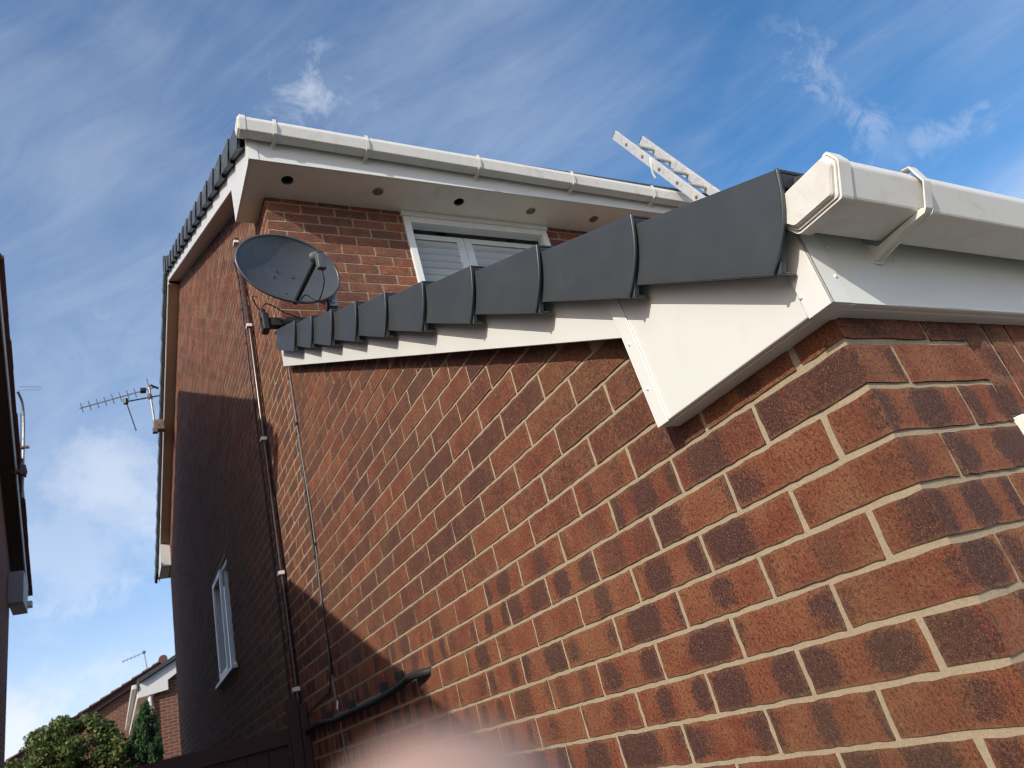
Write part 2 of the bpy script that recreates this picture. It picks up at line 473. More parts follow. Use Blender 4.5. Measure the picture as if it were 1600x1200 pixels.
def lay(wall, plane, umin, umax, zmin, zmax, inside, holes=(), skip_first=None):
    """list of (u centre, z centre, length, wall) of the bricks of one wall face"""
    out = []
    r0, r1 = math.floor(zmin / CH), math.ceil(zmax / CH)
    for row in range(r0, r1):
        par = row % 2
        ph = (PH_ODD if par else PH_EVEN) if wall == 'x' else (.1075 if par else .22)
        z0, z1 = row * CH + .005, (row + 1) * CH - .005
        if z1 > zmax + .03 or z0 < zmin - .08: continue
        k = math.floor((umin - ph) / BL) - 1
        while ph + k * BL < umax:
            a, b = ph + k * BL + .005, ph + (k + 1) * BL - .005
            k += 1
            a, b = max(a, umin), min(b, umax)
            if b - a < .018: continue
            segs = [(a, b)]
            for (h0, h1, hz0, hz1) in holes:
                if z1 > hz0 + .01 and z0 < hz1 - .01:
                    ns = []
                    for (s0, s1) in segs:
                        if s1 <= h0 or s0 >= h1: ns.append((s0, s1)); continue
                        if s0 < h0 - .018: ns.append((s0, h0))
                        if s1 > h1 + .018: ns.append((h1, s1))
                    segs = ns
            for (s0, s1) in segs:
                if inside(s0, s1, z0, z1): out.append(((s0 + s1) / 2, (z0 + z1) / 2, s1 - s0, wall, plane))
    return out
def build_bricks(parent, bricks, limit, label_stuff):
    sc = []
    for b in bricks:
        u, z, L, wall, plane = b
        P = (plane, u, z) if wall == 'x' else (u, plane, z)
        a, vis = proj_area(*P, wall)
        sc.append((a * L if vis else a * L * 1e-3, b))
    sc.sort(key=lambda t: -t[0])
    off = ORG[parent.name]
    for a, (u, z, L, wall, plane) in sc[:limit]:
        mat = BRX if wall == 'x' else BRY
        kind = 's' if L > .14 else 'h'
        me = shared_brick(kind, rng.randrange(9), mat)
        o = bpy.data.objects.new('brick', me); COL.objects.link(o); o.parent = parent
        pr = rng.uniform(-.0008, .0005)
        P = Vector((plane + pr, u, z)) if wall == 'x' else Vector((u, plane + pr, z))
        o.location = P - off
        o.rotation_euler = (rng.uniform(-.004, .004) if wall == 'x' else 0, 0, 0 if wall == 'x' else math.pi / 2)
        o.scale = (1, L / (.2155 if kind == 's' else .103), 1)
    mbx, mby = MB(), MB()
    for a, (u, z, L, wall, plane) in sc[limit:]:
        dz, dy = .0325 + rng.uniform(-.001, .001), L / 2
        f = rng.uniform(-.0015, .001)
        e = .0022
        if wall == 'x':
            v = [(plane + f, u - dy + e, z - dz + e), (plane + f, u + dy - e, z - dz + e), (plane + f, u + dy - e, z + dz - e), (plane + f, u - dy + e, z + dz - e),
                 (plane + .012, u - dy, z - dz), (plane + .012, u + dy, z - dz), (plane + .012, u + dy, z + dz), (plane + .012, u - dy, z + dz)]
            mbx.add(v, [(0, 3, 2, 1), (0, 1, 5, 4), (1, 2, 6, 5), (2, 3, 7, 6), (3, 0, 4, 7)])
        else:
            v = [(u - dy + e, plane + f, z - dz + e), (u + dy - e, plane + f, z - dz + e), (u + dy - e, plane + f, z + dz - e), (u - dy + e, plane + f, z + dz - e),
                 (u - dy, plane + .012, z - dz), (u + dy, plane + .012, z - dz), (u + dy, plane + .012, z + dz), (u - dy, plane + .012, z + dz)]
            mby.add(v, [(0, 1, 2, 3), (0, 4, 5, 1), (1, 5, 6, 2), (2, 6, 7, 3), (3, 7, 4, 0)])
    if mbx.v: mbx.ob('distant_brick', BRX, parent, kind='stuff')
    if mby.v: mby.ob('distant_brick', BRY, parent, kind='stuff')
def corner_brick(parent, x1, y0, y1, z, x0=0.0):
    """a whole brick at the corner of the building: shows one face to each side"""
    H = .0655
    nx, ny, nz = max(2, round((x1 - x0) / .03)), max(2, round((y1 - y0) / .03)), 3
    vid, v, f = {}, [], []
    R = random.Random(int(z * 1000) + 5)
    def vert(i, j, k):
        if (i, j, k) not in vid:
            x = x0 + (x1 - x0) * i / nx; y = y0 + (y1 - y0) * j / ny; zz = z - H / 2 + H * k / nz
            ez = (k in (0, nz))
            c = (i == 0) + (j == 0) + ez
            d = .0009
            dx = (R.uniform(-d, d) if i == 0 else 0); dy = (R.uniform(-d, d) if j == 0 else 0)
            if c >= 2:
                if i == 0: dx += .0009
                if j == 0: dy += .0009
            if ez: zz += R.uniform(-.0026, .0006) * (1 if k else -1)
            if i == nx: dx += R.uniform(-.0015, .001)
            if j == ny: dy += R.uniform(-.0015, .001)
            if i == nx and j == 0: dy += .0006
            if j == ny and i == 0: dx += .0006
            vid[(i, j, k)] = len(v); v.append((x + dx, y + dy, zz))
        return vid[(i, j, k)]
    for k in range(nz):
        for j in range(ny):
            f.append((vert(0, j, k), vert(0, j, k + 1), vert(0, j + 1, k + 1), vert(0, j + 1, k)))
            f.append((vert(nx, j, k), vert(nx, j + 1, k), vert(nx, j + 1, k + 1), vert(nx, j, k + 1)))
        for i in range(nx):
            f.append((vert(i, 0, k), vert(i + 1, 0, k), vert(i + 1, 0, k + 1), vert(i, 0, k + 1)))
            f.append((vert(i, ny, k), vert(i, ny, k + 1), vert(i + 1, ny, k + 1), vert(i + 1, ny, k)))
    for i in range(nx):
        for j in range(ny):
            for k in (0, nz):
                f.append((vert(i, j, k), vert(i + 1, j, k), vert(i + 1, j + 1, k), vert(i, j + 1, k)))
    o = mesh_obj('brick', v, f, BRX, parent, smooth=True)
    o.data.set_sharp_from_angle(angle=math.radians(28))
    o.data.materials.append(BRY)
    for p_ in o.data.polygons:
        if p_.normal.y < -.7: p_.material_index = 1
    return o

GZ = -2.15
# ------------------------------------------------------------------ ground
gm = MB().box((-300, -300, GZ - .3), (300, 300, GZ)).ob('ground', GROUNDM); gm['kind'] = 'structure'
path = MB().box((-2.05, -6, GZ), (-.005, 12.6, GZ + .02)).ob('path', plain('path_slab', (.13, .125, .11), .85, var=.15, scale=4, bump=.4, bscale=60)); path['kind'] = 'structure'

# ================================================================== verge caps (shared builder)
PITCH = .548
CP = math.sqrt(1 + PITCH ** 2)
UP = (1 / CP, PITCH / CP)           # up the slope (y, z)
DN = (PITCH / CP, -1 / CP)          # square to it, downwards
def cap_parts(y, z, X, Xi, run, h0=.152, h1=.117, t=.004, flip=1, yc=0.0, taper=.009, tilt=.017):
    """one dry-verge cap: y, z = upper lower-end corner. returns an MB"""
    m = MB()
    L = run * CP * 1.02
    def pt(s, d, x):
        d = d + tilt * s / L
        yy = y + UP[0] * s + DN[0] * d; zz = z + UP[1] * s + DN[1] * d
        if flip < 0: yy = 2 * yc - yy
        return (x, yy, zz)
    def slab(s0, s1, d00, d01, d10, d11, xa0, xb0, xa1, xb1):
        v = [pt(s0, d00, xa0), pt(s0, d01, xa0), pt(s1, d11, xa1), pt(s1, d10, xa1),
             pt(s0, d00, xb0), pt(s0, d01, xb0), pt(s1, d11, xb1), pt(s1, d10, xb1)]
        m.add(v, [(0, 1, 2, 3), (7, 6, 5, 4), (0, 4, 5, 1), (1, 5, 6, 2), (2, 6, 7, 3), (3, 7, 4, 0)])
    # side flange with a bowed front edge
    NS_ = 8
    def bow(k): return -.013 * math.sin(math.pi * min(1, k / NS_ * 1.0)) + .010 * (k / NS_) ** 3
    v = []
    for x_ in (0, 1):
        for k in range(NS_ + 1):
            v.append(pt(bow(k), h0 * k / NS_, X - taper + t * x_ - .0015 * math.sin(math.pi * k / NS_)))
            v.append(pt(L, h1 * k / NS_, X + t * x_))
    f = []
    n2 = 2 * (NS_ + 1)
    for k in range(NS_):
        a = 2 * k
        f += [(a, a + 2, a + 3, a + 1), (n2 + a, n2 + a + 1, n2 + a + 3, n2 + a + 2), (a, n2 + a, n2 + a + 2, a + 2), (a + 1, a + 3, n2 + a + 3, n2 + a + 1)]
    f += [(0, 1, n2 + 1, n2), (n2 - 2, 2 * n2 - 2, 2 * n2 - 1, n2 - 1)]
    m.add(v, f)
    # top wing over the tile
    slab(0.0, L, .0, .006, .001, .006, X - taper + t, Xi, X + t, Xi)
    # down-turned end lips
    slab(0.0, .004, .006, .026, .006, .026, X - taper + t, Xi, X - taper + t, Xi)
    slab(0.0, .012, .026, h0, .026, h0, X - taper + t, X - taper + t + .012, X - taper + t, X - taper + t + .012)
    # bottom return lip
    slab(0.0, L * .98, h0 - .005, h0, h1 - .005, h1, X - taper + t, X + .030, X + t, X + .030)
    # rounded bead along the front edge
    b = [pt(bow(k) + .002, h0 * k / NS_, X - taper - .001 - .0015 * math.sin(math.pi * k / NS_)) for k in range(NS_ + 1)]
    m.tube(b, .0034, 6)
    return m

# ================================================================== front extension
EX1 = 2.9
ext = thing('brick_extension', 'single storey red brick extension with lean-to roof, white bargeboard and dark grey verge caps', 'house extension', (0, 0, GZ))
YJ = 3.06                                        # line where the extension meets the house
SZ, SX = .205, .333                             # soldier course
wall = MB()
wall.prism_x([(.004, GZ), (YJ - .0, GZ), (YJ, .19 + PITCH * YJ), (.004, .19)], .0036, .10)
wall = wall.ob('wall', MORTAR, ext)
WZ0, WZ1, WX0, WX1 = -1.30, -.137, SX, SX + 1.5
fw = MB().box((.1, .0045, GZ), (WX0, .10, .19)).box((WX1, .0045, GZ), (EX1, .10, .19)).box((WX0, .0045, GZ), (WX1, .10, WZ0)).box((WX0, .0045, WZ1), (WX1, .10, .19))
fw.box((EX1 - .1, .1, GZ), (EX1, YJ, .19))
front_wall = fw.ob('front_wall', MORTAR, ext)
def under_ext(a, b, z0, z1): return z1 < .165 + PITCH * a
bl = lay('x', 0.0, .0975, YJ - .01, GZ + .05, 1.85, under_ext)
# the row at the corner begins after the corner brick
bl2 = []
for b in bl:
    row = math.floor(b[1] / CH)
    first = PH_ODD if row % 2 else PH_EVEN
    if b[0] - b[2] / 2 < first - .001: continue
    bl2.append(b)
for row in range(math.floor(GZ / CH) + 1, 2):
    z = row * CH + CH / 2
    if row % 2: corner_brick(wall, .1025, 0.0, PH_ODD - .005, z)
    else: corner_brick(wall, .215, 0.0, PH_EVEN - .005, z)
fb = lay('y', 0.0, .1, EX1, GZ + .05, .15, lambda a, b, z0, z1: True, holes=((WX0 - .005, WX1 + .005, WZ0, .3),))
fb2 = []
for b in fb:
    row = math.floor(b[1] / CH)
    first = .1075 if row % 2 else .22
    if b[0] - b[2] / 2 < first - .001: continue
    fb2.append(b)
build_bricks(wall, bl2 + [b for b in fb2 if b[0] < .5], 300, '')
build_bricks(front_wall, [b for b in fb2 if b[0] >= .5], 24, '')
for i in range(20):
    me = shared_brick('v', i % 6, BRY)
    o = bpy.data.objects.new('soldier_brick', me); COL.objects.link(o); o.parent = front_wall
    o.location = Vector((SX + .033 + i * .0757, rng.uniform(-.001, .001), .081 - .1085)) - ORG[ext.name]
    o.rotation_euler = (0, 0, math.pi / 2)
# window under the soldier course
def window(parent, x0, x1, z0, z1, y, fr=.055, axis='y', mull=(), depth=.06, fmat=None, pane_in=.03):
    def P(u, d, z): return (u, y + d, z) if axis == 'y' else (y + d, u, z)
    def bx(m, u0, u1, d0, d1, a, b):
        p, q = P(u0, d0, a), P(u1, d1, b)
        m.box(tuple(min(i, j) for i, j in zip(p, q)), tuple(max(i, j) for i, j in zip(p, q)))
    w = MB()
    bx(w, x0, x0 + fr, 0, depth, z0, z1); bx(w, x1 - fr, x1, 0, depth, z0, z1)
    bx(w, x0 + fr, x1 - fr, 0, depth, z1 - fr, z1); bx(w, x0 + fr, x1 - fr, 0, depth, z0, z0 + fr)
    o = w.ob('window', fmat or WHITE2, parent, bevel=.004)
    edges = [x0 + fr] + [e for mm in mull for e in (mm - fr * .5, mm + fr * .5)] + [x1 - fr]
    for mm in mull:
        k = MB(); bx(k, mm - fr * .5, mm + fr * .5, .004, depth - .004, z0 + fr, z1 - fr); k.ob('mullion', fmat or WHITE2, o, bevel=.003)
    for i in range(0, len(edges), 2):
        k = MB(); bx(k, edges[i], edges[i + 1], pane_in, pane_in + .006, z0 + fr, z1 - fr); k.ob('pane', GLASS, o)
    return o
ew = window(ext, SX + .002, WX1 - .002, WZ0, WZ1 - .002, -.012, mull=(SX + .75,), depth=.085)
MB().box((SX + .03, .095, WZ0 + .03), (WX1 - .03, .10, WZ1 - .03)).ob('blind', CURT, ew)

# roof of the extension: stepped tile courses
def roof_z(y): return .226 + PITCH * (y + .085)   # underside line of the caps' wings
for i in range(12):
    y0 = -.115 + i * .284
    if y0 > 2.95: break
    y1 = min(y0 + .30, YJ - .005)
    m = MB().prism_x([(y0, roof_z(y0) + .000), (y0, roof_z(y0) - .028), (y1, roof_z(y1) - .034), (y1, roof_z(y1) - .012)], -.062, EX1 + .05)
    m.ob('tile_course', TILEM, ext)
for i in range(10):
    y = -.085 + .2842 * i
    z = .234 + PITCH * (y + .085) + rng.uniform(-.002, .002)
    cap_parts(y, z, -.086 + rng.uniform(-.001, .001), -.026, .2842 if i < 9 else .40, h1=.112 if i == 9 else .112).ob('verge_cap', CAPM, ext, bevel=.0018, seg=2)

# white cladding
BX, FY, BZ = -.05, -.037, .040
def barge_z(y): return .237 + PITCH * (y - .378)
MB().prism_x([(FY + .004, BZ + .002), (.372, BZ + .002), (.380, .237), (.392, barge_z(.392) + .17), (FY + .004, .20)], BX + .001, BX + .013).ob('box_end', WHITE, ext, bevel=.003)
MB().box((BX + .013, FY + .012, BZ), (.010, .371, BZ + .012)).ob('box_soffit', WHITE, ext)
MB().box((BX + .014, .361, BZ + .012), (.002, .3725, .32)).ob('box_back', WHITE, ext)
MB().prism_x([(.3815, barge_z(.3815)), (3.0, barge_z(3.0)), (3.0, barge_z(3.0) + .17), (.3815, barge_z(.3815) + .17)], BX + .003, BX + .014).ob('bargeboard', WHITE, ext, bevel=.0025)
MB().prism_x([(.3815, barge_z(.3815) + .002), (3.0, barge_z(3.0) + .002), (3.0, barge_z(3.0) + .014), (.3815, barge_z(.3815) + .014)], BX + .014, -.028).ob('barge_return', WHITE, ext)
MB().prism_x([(.343, BZ - .001), (.374, BZ - .001), (.3815, .237), (.395, .40), (.360, .40), (.349, .237)], BX - .0035, BX + .0005).ob('joint_trim', WHITE2, ext, bevel=.0015)
# front fascia with its lip
MB().box((BX + .002, FY, BZ), (EX1, FY + .014, .205)).box((BX + .004, FY + .014, BZ), (EX1, .004, BZ + .010)).ob('fascia', WHITE, ext, bevel=.004, seg=3)
ct = MB()
ct.prism_x([(FY - .004, BZ - .003), (.004, BZ - .003), (.004, .17), (FY - .004, .17)], BX - .004, BX + .0005)
ct.box((BX - .004, FY - .004, BZ - .003), (-.0095, FY - .0003, .17)).box((BX - .0035, FY - .0003, BZ - .003), (.004, FY + .0125, BZ - .0002)).box((BX - .0, FY + .0125, BZ - .003), (.004, .003, BZ - .0002))
ct.ob('corner_trim', WHITE2, ext, bevel=.003, seg=3)
MB().box((-.0085, FY - .0022, BZ - .002), (.1055, FY - .0003, .185)).ob('joint_trim', WHITE, ext, bevel=.001)
pn = bpy.data.meshes.new('pin')
pm = MB().ball((0, 0, 0), .0034, 8, 4); pn.from_pydata(pm.v, [], pm.f); pn.materials.append(CLIP)
for (x, y, z) in ((BX - .0035, .362, .115), (BX - .0035, .366, .215), (BX - .0045, .0, .072), (-.018, FY - .0035, .083), (.0, FY - .0025, .137), (.165, FY, .13), (.480, FY, .12), (-.05, .3, 0)):
    if z == 0: continue
    o = bpy.data.objects.new('pin', pn); COL.objects.link(o); o.parent = ext; o.location = Vector((x, y, z)) - ORG[ext.name]

# ---- gutters
def gutter(parent, x0, x1, yf, z0, brackets, t=.0028, fall=0.0, stop=.032, dz=.062, wd=.115, mat=GUTW, unions=()):
    """square gutter; yf = fascia plane; z0 = underside"""
    k = dz / .062
    prof = [(-.002, .060), (-.011, .022), (-.013, .016), (-.023, .002), (-.028, 0), (-.094, 0), (-.0962, .0010), (-.0980, .0035), (-.1146, .0405), (-.1152, .0435), (-.1147, .0465), (-.1085, .0605), (-.107, .062), (-.101, .062)]
    prof = [(yf + a * wd / .1155, z0 + b * k) for a, b in prof]
    inner = []
    for i, (a, b) in enumerate(prof):
        cx, cz = yf - .06, z0 + .045 * k
        vx, vz = cx - a, cz - b
        L = math.hypot(vx, vz)
        inner.append((a + vx / L * t, b + vz / L * t))
    n = len(prof)
    def fz(x): return -fall * (x - x0)
    m = MB()
    v = []
    xs = [x0 + stop * .6, x1]
    for x in xs:
        for a, b in prof: v.append((x, a, b + fz(x)))
        for a, b in inner: v.append((x, a, b + fz(x)))
    f = []
    N2 = 2 * n
    for i in range(n - 1):
        f.append((i, i + 1, N2 + i + 1, N2 + i)); f.append((n + i, N2 + n + i, N2 + n + i + 1, n + i + 1))
        f.append((i, n + i, n + i + 1, i + 1)); f.append((N2 + i, N2 + i + 1, N2 + n + i + 1, N2 + n + i))
    f.append((0, N2, N2 + n, n)); f.append((n - 1, 2 * n - 1, N2 + 2 * n - 1, N2 + n - 1))
    m.add(v, f)
    go = m.ob('gutter', mat, parent)
    def scaled(s, cy=None):
        cy = yf - wd * .52; cz = z0 + .031 * k
        return [(cy + (a - cy) * (1 + s / .058), cz + (b - cz) * (1 + s / .031)) for a, b in prof]
    big, mid, small = scaled(.0045), scaled(.0005), scaled(-.004)
    sm = MB()
    sm.prism_x(mid, x0 + .004, x0 + .010)
    # rim, hollow behind so that the gutter slides in
    ob, ib = scaled(.0045), scaled(.0012)
    v = []
    for x in (x0 + .007, x0 + stop):
        v += [(x, a, b) for a, b in ob] + [(x, a, b) for a, b in ib]
    f = []
    for i in range(n - 1):
        f += [(i, N2 + i, N2 + i + 1, i + 1), (n + i, n + i + 1, N2 + n + i + 1, N2 + n + i), (i, i + 1, n + i + 1, n + i), (N2 + i, N2 + n + i, N2 + n + i + 1, N2 + i + 1)]
    f += [(0, n, N2 + n, N2), (n - 1, N2 + n - 1, N2 + 2 * n - 1, 2 * n - 1)]
    sm.add(v, f)
    so = sm.ob('end_stop', GUTW, go)
    fm = MB(); sf = scaled(-.0035); sb = scaled(-.001)
    nn = len(sf)
    v = [(x0 - .004, a, b) for a, b in scaled(-.0055)] + [(x0 - .001, a, b) for a, b in sf] + [(x0 + .004, a, b) for a, b in sf]
    f = [tuple(range(nn))] + [(i, (i + 1) % nn, nn + (i + 1) % nn, nn + i) for i in range(nn)] + [(nn + i, nn + (i + 1) % nn, 2 * nn + (i + 1) % nn, 2 * nn + i) for i in range(nn)]
    fm.add(v, f).ob('end_stop_face', GUTW, go, smooth=False)
    w = .0095
    for bx in brackets:
        z = z0 + fz(bx)
        p = [(yf - .002, z - .022 * k), (yf - .018, z - .0135), (yf - wd * .85, z - .0045), (yf - wd * .905, z - .0005), (yf - wd * 1.045, z + .034 * k), (yf - wd * .985, z + .066 * k), (yf - wd * .89, z + .069 * k), (yf - wd * .84, z + .060 * k), (yf - wd * .80, z + .062 * k)]
        th = .0032
        q = []
        for i, (a, b) in enumerate(p):
            cy, cz = yf - .05, z + .04 * k
            vx, vz = a - cy, b - cz; L = math.hypot(vx, vz)
            q.append((a + vx / L * th, b + vz / L * th))
        bm = MB()
        n_ = len(p)
        v = [(bx - w, a, b) for a, b in p] + [(bx - w, a, b) for a, b in q] + [(bx + w, a, b) for a, b in p] + [(bx + w, a, b) for a, b in q]
        f = []
        for i in range(n_ - 1):
            f += [(i, i + 1, 2 * n_ + i + 1, 2 * n_ + i), (n_ + i, 3 * n_ + i, 3 * n_ + i + 1, n_ + i + 1), (i, n_ + i, n_ + i + 1, i + 1), (2 * n_ + i, 2 * n_ + i + 1, 3 * n_ + i + 1, 3 * n_ + i)]
        f += [(0, 2 * n_, 3 * n_, n_), (n_ - 1, 2 * n_ - 1, 4 * n_ - 1, 3 * n_ - 1)]
        bm.add(v, f)
        # stiffening ribs on both sides and the back plate
        for sx in (-1, 1):
            xx = bx + sx * w
            rr = [(yf - .0025, z - .024 * k), (yf - wd * .55, z - .011), (yf - wd * .88, z - .009), (yf - wd * .93, z - .003), (yf - wd * .86, z + .001), (yf - .02, z - .006), (yf - .0025, z + .012)]
            bm.prism_x(rr, xx - .001, xx + .001)
        bm.box((bx - w - .006, yf - .0035, z - .026 * k), (bx + w + .006, yf - .0005, z + .05 * k))
        bm.ob('bracket', GUTW, go, bevel=.0008, seg=1)
    return go
gutter(ext, -.088, EX1, FY, .1425, (.112, .83, 1.55, 2.3))

# ================================================================== main house
house = thing('brick_house', 'two storey red brick house with white soffit, gable wall and dark grey roof verge', 'house', (0, YJ, GZ))
YB, HX1 = 12.12, 6.5
SOF, MFY, MBX = 2.96, 2.74, -.14
RID = 7.80
def mbz(y):      # underside line of the main bargeboards
    return 3.25 + PITCH * (y - 3.34) if y <= RID + .04 else 3.468 + PITCH * (11.87 - y)
APX = mbz(RID + .04)
GW = (6.08, 7.08, .56, 1.52)    # window in the gable wall: y0 y1 z0 z1
gwm = MB()
def gable_top(y): return mbz(y) + .16
gwm.prism_x([(YJ + .004, GZ), (YB, GZ), (YB, GW[2]), (YJ + .004, GW[2])], .0019, .10)
gwm.prism_x([(YJ + .004, GW[2]), (GW[0], GW[2]), (GW[0], GW[3]), (YJ + .004, GW[3])], .0019, .10)
gwm.prism_x([(GW[1], GW[2]), (YB, GW[2]), (YB, GW[3]), (GW[1], GW[3])], .0019, .10)
gwm.prism_x([(YJ + .004, GW[3]), (YB, GW[3]), (YB, gable_top(YB)), (RID, APX + .16), (YJ + .004, gable_top(YJ))], .0019, .10)
gable = gwm.ob('wall', MORTAR, house)
def in_gable(a, b, z0, z1): return z1 < min(mbz(a), mbz(b)) + .12
gb = lay('x', 0.0, YJ - .005, YB, GZ + .05, 6.2, in_gable, holes=(((GW[0] - .004, GW[1] + .004, GW[2], GW[3])),))
gb2 = []
for b in gb:
    if b[1] > .9:          # upper rows start behind the corner bricks of the house
        st_ = YJ + (.21 if (math.floor(b[1] / CH) % 2) else .10)
        a_, e_ = max(b[0] - b[2] / 2, st_), b[0] + b[2] / 2
        if e_ - a_ < .03: continue
        b = ((a_ + e_) / 2, b[1], e_ - a_, b[3], b[4])
    gb2.append(b)
gb = gb2
MW = (.93, 2.13, 1.75, 2.935)
fwm = MB().box((.1, YJ + .0045, GZ), (MW[0], YJ + .1, SOF + .1)).box((MW[1], YJ + .0045, GZ), (HX1, YJ + .1, SOF + .1)).box((MW[0], YJ + .0045, GZ), (MW[1], YJ + .1, MW[2]))
fwm.box((MW[0], YJ + .012, MW[3]), (MW[1], YJ + .1, SOF + .1))
fwall = fwm.ob('front_wall', MORTAR, house)
mfb = lay('y', YJ, .1, 4.2, .3, SOF + .02, lambda a, b, z0, z1: True, holes=((MW[0] - .004, MW[1] + .004, MW[2], MW[3] + .2),))
mfb2 = []
for b in mfb:
    row = math.floor(b[1] / CH)
    first = .1075 if row % 2 else .22
    if b[0] - b[2] / 2 < first - .001 or b[1] < .25 + PITCH * 2.6: continue
    mfb2.append(b)
for row in range(math.floor(.9 / CH), math.floor(SOF / CH) + 1):
    z = row * CH + CH / 2
    if row % 2: corner_brick(gable, .1025, YJ, YJ + .2, z)
    else: corner_brick(gable, .215, YJ, YJ + .09, z)
build_bricks(gable, gb, 270, '')
build_bricks(fwall, mfb2, 190, '')

# window of the upper floor with shutters behind the glass
mw = window(house, MW[0], MW[1], MW[2], MW[3] - .017, YJ - .012, fr=.052, depth=.08)
MB().box((MW[0] - .012, YJ - .022, MW[3] - .017), (MW[1] + .012, YJ + .02, SOF - .001)).ob('head_trim', WHITE2, mw, bevel=.003)
xs0, xs1, xm = MW[0] + .055, MW[1] - .055, 1.425
sh = MB()
for a, b in ((xs0, xs0 + .035), (xm - .062, xm - .002), (xm + .002, xm + .062), (xs1 - .035, xs1)):
    sh.box((a, YJ + .085, MW[2] + .05), (b, YJ + .112, 2.845))
sh.box((xs0 + .035, YJ + .085, 2.80), (xm - .062, YJ + .112, 2.845)); sh.box((xm + .062, YJ + .085, 2.80), (xs1 - .035, YJ + .112, 2.845))
sh.ob('shutter_frame', CURT, mw, bevel=.003)
sl = bpy.data.meshes.new('slat')
L0 = xm - .062 - xs0 - .035
smb = MB(); smb.prism_x([(-.019, .0135), (-.013, .0165), (.019, -.0135), (.0155, -.0165)], 0, L0); sl.from_pydata(smb.v, [], smb.f); sl.materials.append(CURT)
for i in range(17):
    for x in (xs0 + .035, xm + .062):
        o = bpy.data.objects.new('slat', sl); COL.objects.link(o); o.parent = mw
        o.location = Vector((x, YJ + .10, 2.77 - i * .060)) - ORG[mw.name]
        if x > xm: o.scale = ((xs1 - .035 - xm - .062) / L0, 1, 1)
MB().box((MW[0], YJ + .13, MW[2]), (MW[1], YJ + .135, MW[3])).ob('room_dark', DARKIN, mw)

# soffit, fascia, box end
HOLES = [(.112, 2.885), (.709, 2.888), (1.315, 2.895), (1.922, 2.900), (2.517, 2.905), (3.12, 2.91)]
sof = MB(); HR = .035; NS = 20
y0s, y1s = MFY + .014, YJ + .02
xc = [MBX + .014] + [(HOLES[i][0] + HOLES[i + 1][0]) / 2 for i in range(len(HOLES) - 1)] + [HX1]
for i, (hx, hy) in enumerate(HOLES):
    xa, xb = xc[i], xc[i + 1]
    ring = [(hx + HR * math.cos(2 * math.pi * k / NS), hy + HR * math.sin(2 * math.pi * k / NS)) for k in range(NS)]
    outer = []
    for k in range(NS):
        c_, s_ = math.cos(2 * math.pi * k / NS), math.sin(2 * math.pi * k / NS)
        tx = ((xb - hx) / c_ if c_ > 1e-9 else (xa - hx) / c_ if c_ < -1e-9 else 1e9)
        ty = ((y1s - hy) / s_ if s_ > 1e-9 else (y0s - hy) / s_ if s_ < -1e-9 else 1e9)
        tt = min(tx, ty); outer.append((hx + tt * c_, hy + tt * s_))
    n0 = len(sof.v)
    for P_, zz in ((ring, SOF), (outer, SOF), (ring, SOF + .012)): sof.v += [(a, b, zz) for a, b in P_]
    for k in range(NS):
        k2 = (k + 1) % NS
        sof.f += [(n0 + k, n0 + NS + k, n0 + NS + k2, n0 + k2), (n0 + k, n0 + k2, n0 + 2 * NS + k2, n0 + 2 * NS + k)]
    cs = [(xa, y0s), (xb, y0s), (xb, y1s), (xa, y1s)]
    for (cx, cy) in cs:      # close the corner gaps of the radial fan
        best = sorted(range(NS), key=lambda k: (outer[k][0] - cx) ** 2 + (outer[k][1] - cy) ** 2)[:6]
        ka = [k for k in best if abs(outer[k][0] - cx) < 1e-6]; kb = [k for k in best if abs(outer[k][1] - cy) < 1e-6]
        a = min(((k, l) for k in range(NS) for l in ((k + 1) % NS,) if (abs(outer[k][0] - cx) < 1e-6 and abs(outer[l][1] - cy) < 1e-6) or (abs(outer[k][1] - cy) < 1e-6 and abs(outer[l][0] - cx) < 1e-6)), key=lambda t: (outer[t[0]][0] - cx) ** 2 + (outer[t[0]][1] - cy) ** 2, default=None)
        if a:
            sof.v.append((cx, cy, SOF)); sof.f.append((n0 + NS + a[0], len(sof.v) - 1, n0 + NS + a[1]))
sob = sof.ob('soffit', SOFFIT, house)
MB().box((MBX + .014, y0s, SOF + .10), (HX1, y1s, SOF + .11)).ob('soffit_backing', DARKIN, house)
MB().box((MBX + .014, YJ + .02, SOF), (.004, 3.325, SOF + .012)).ob('box_soffit', SOFFIT, house)
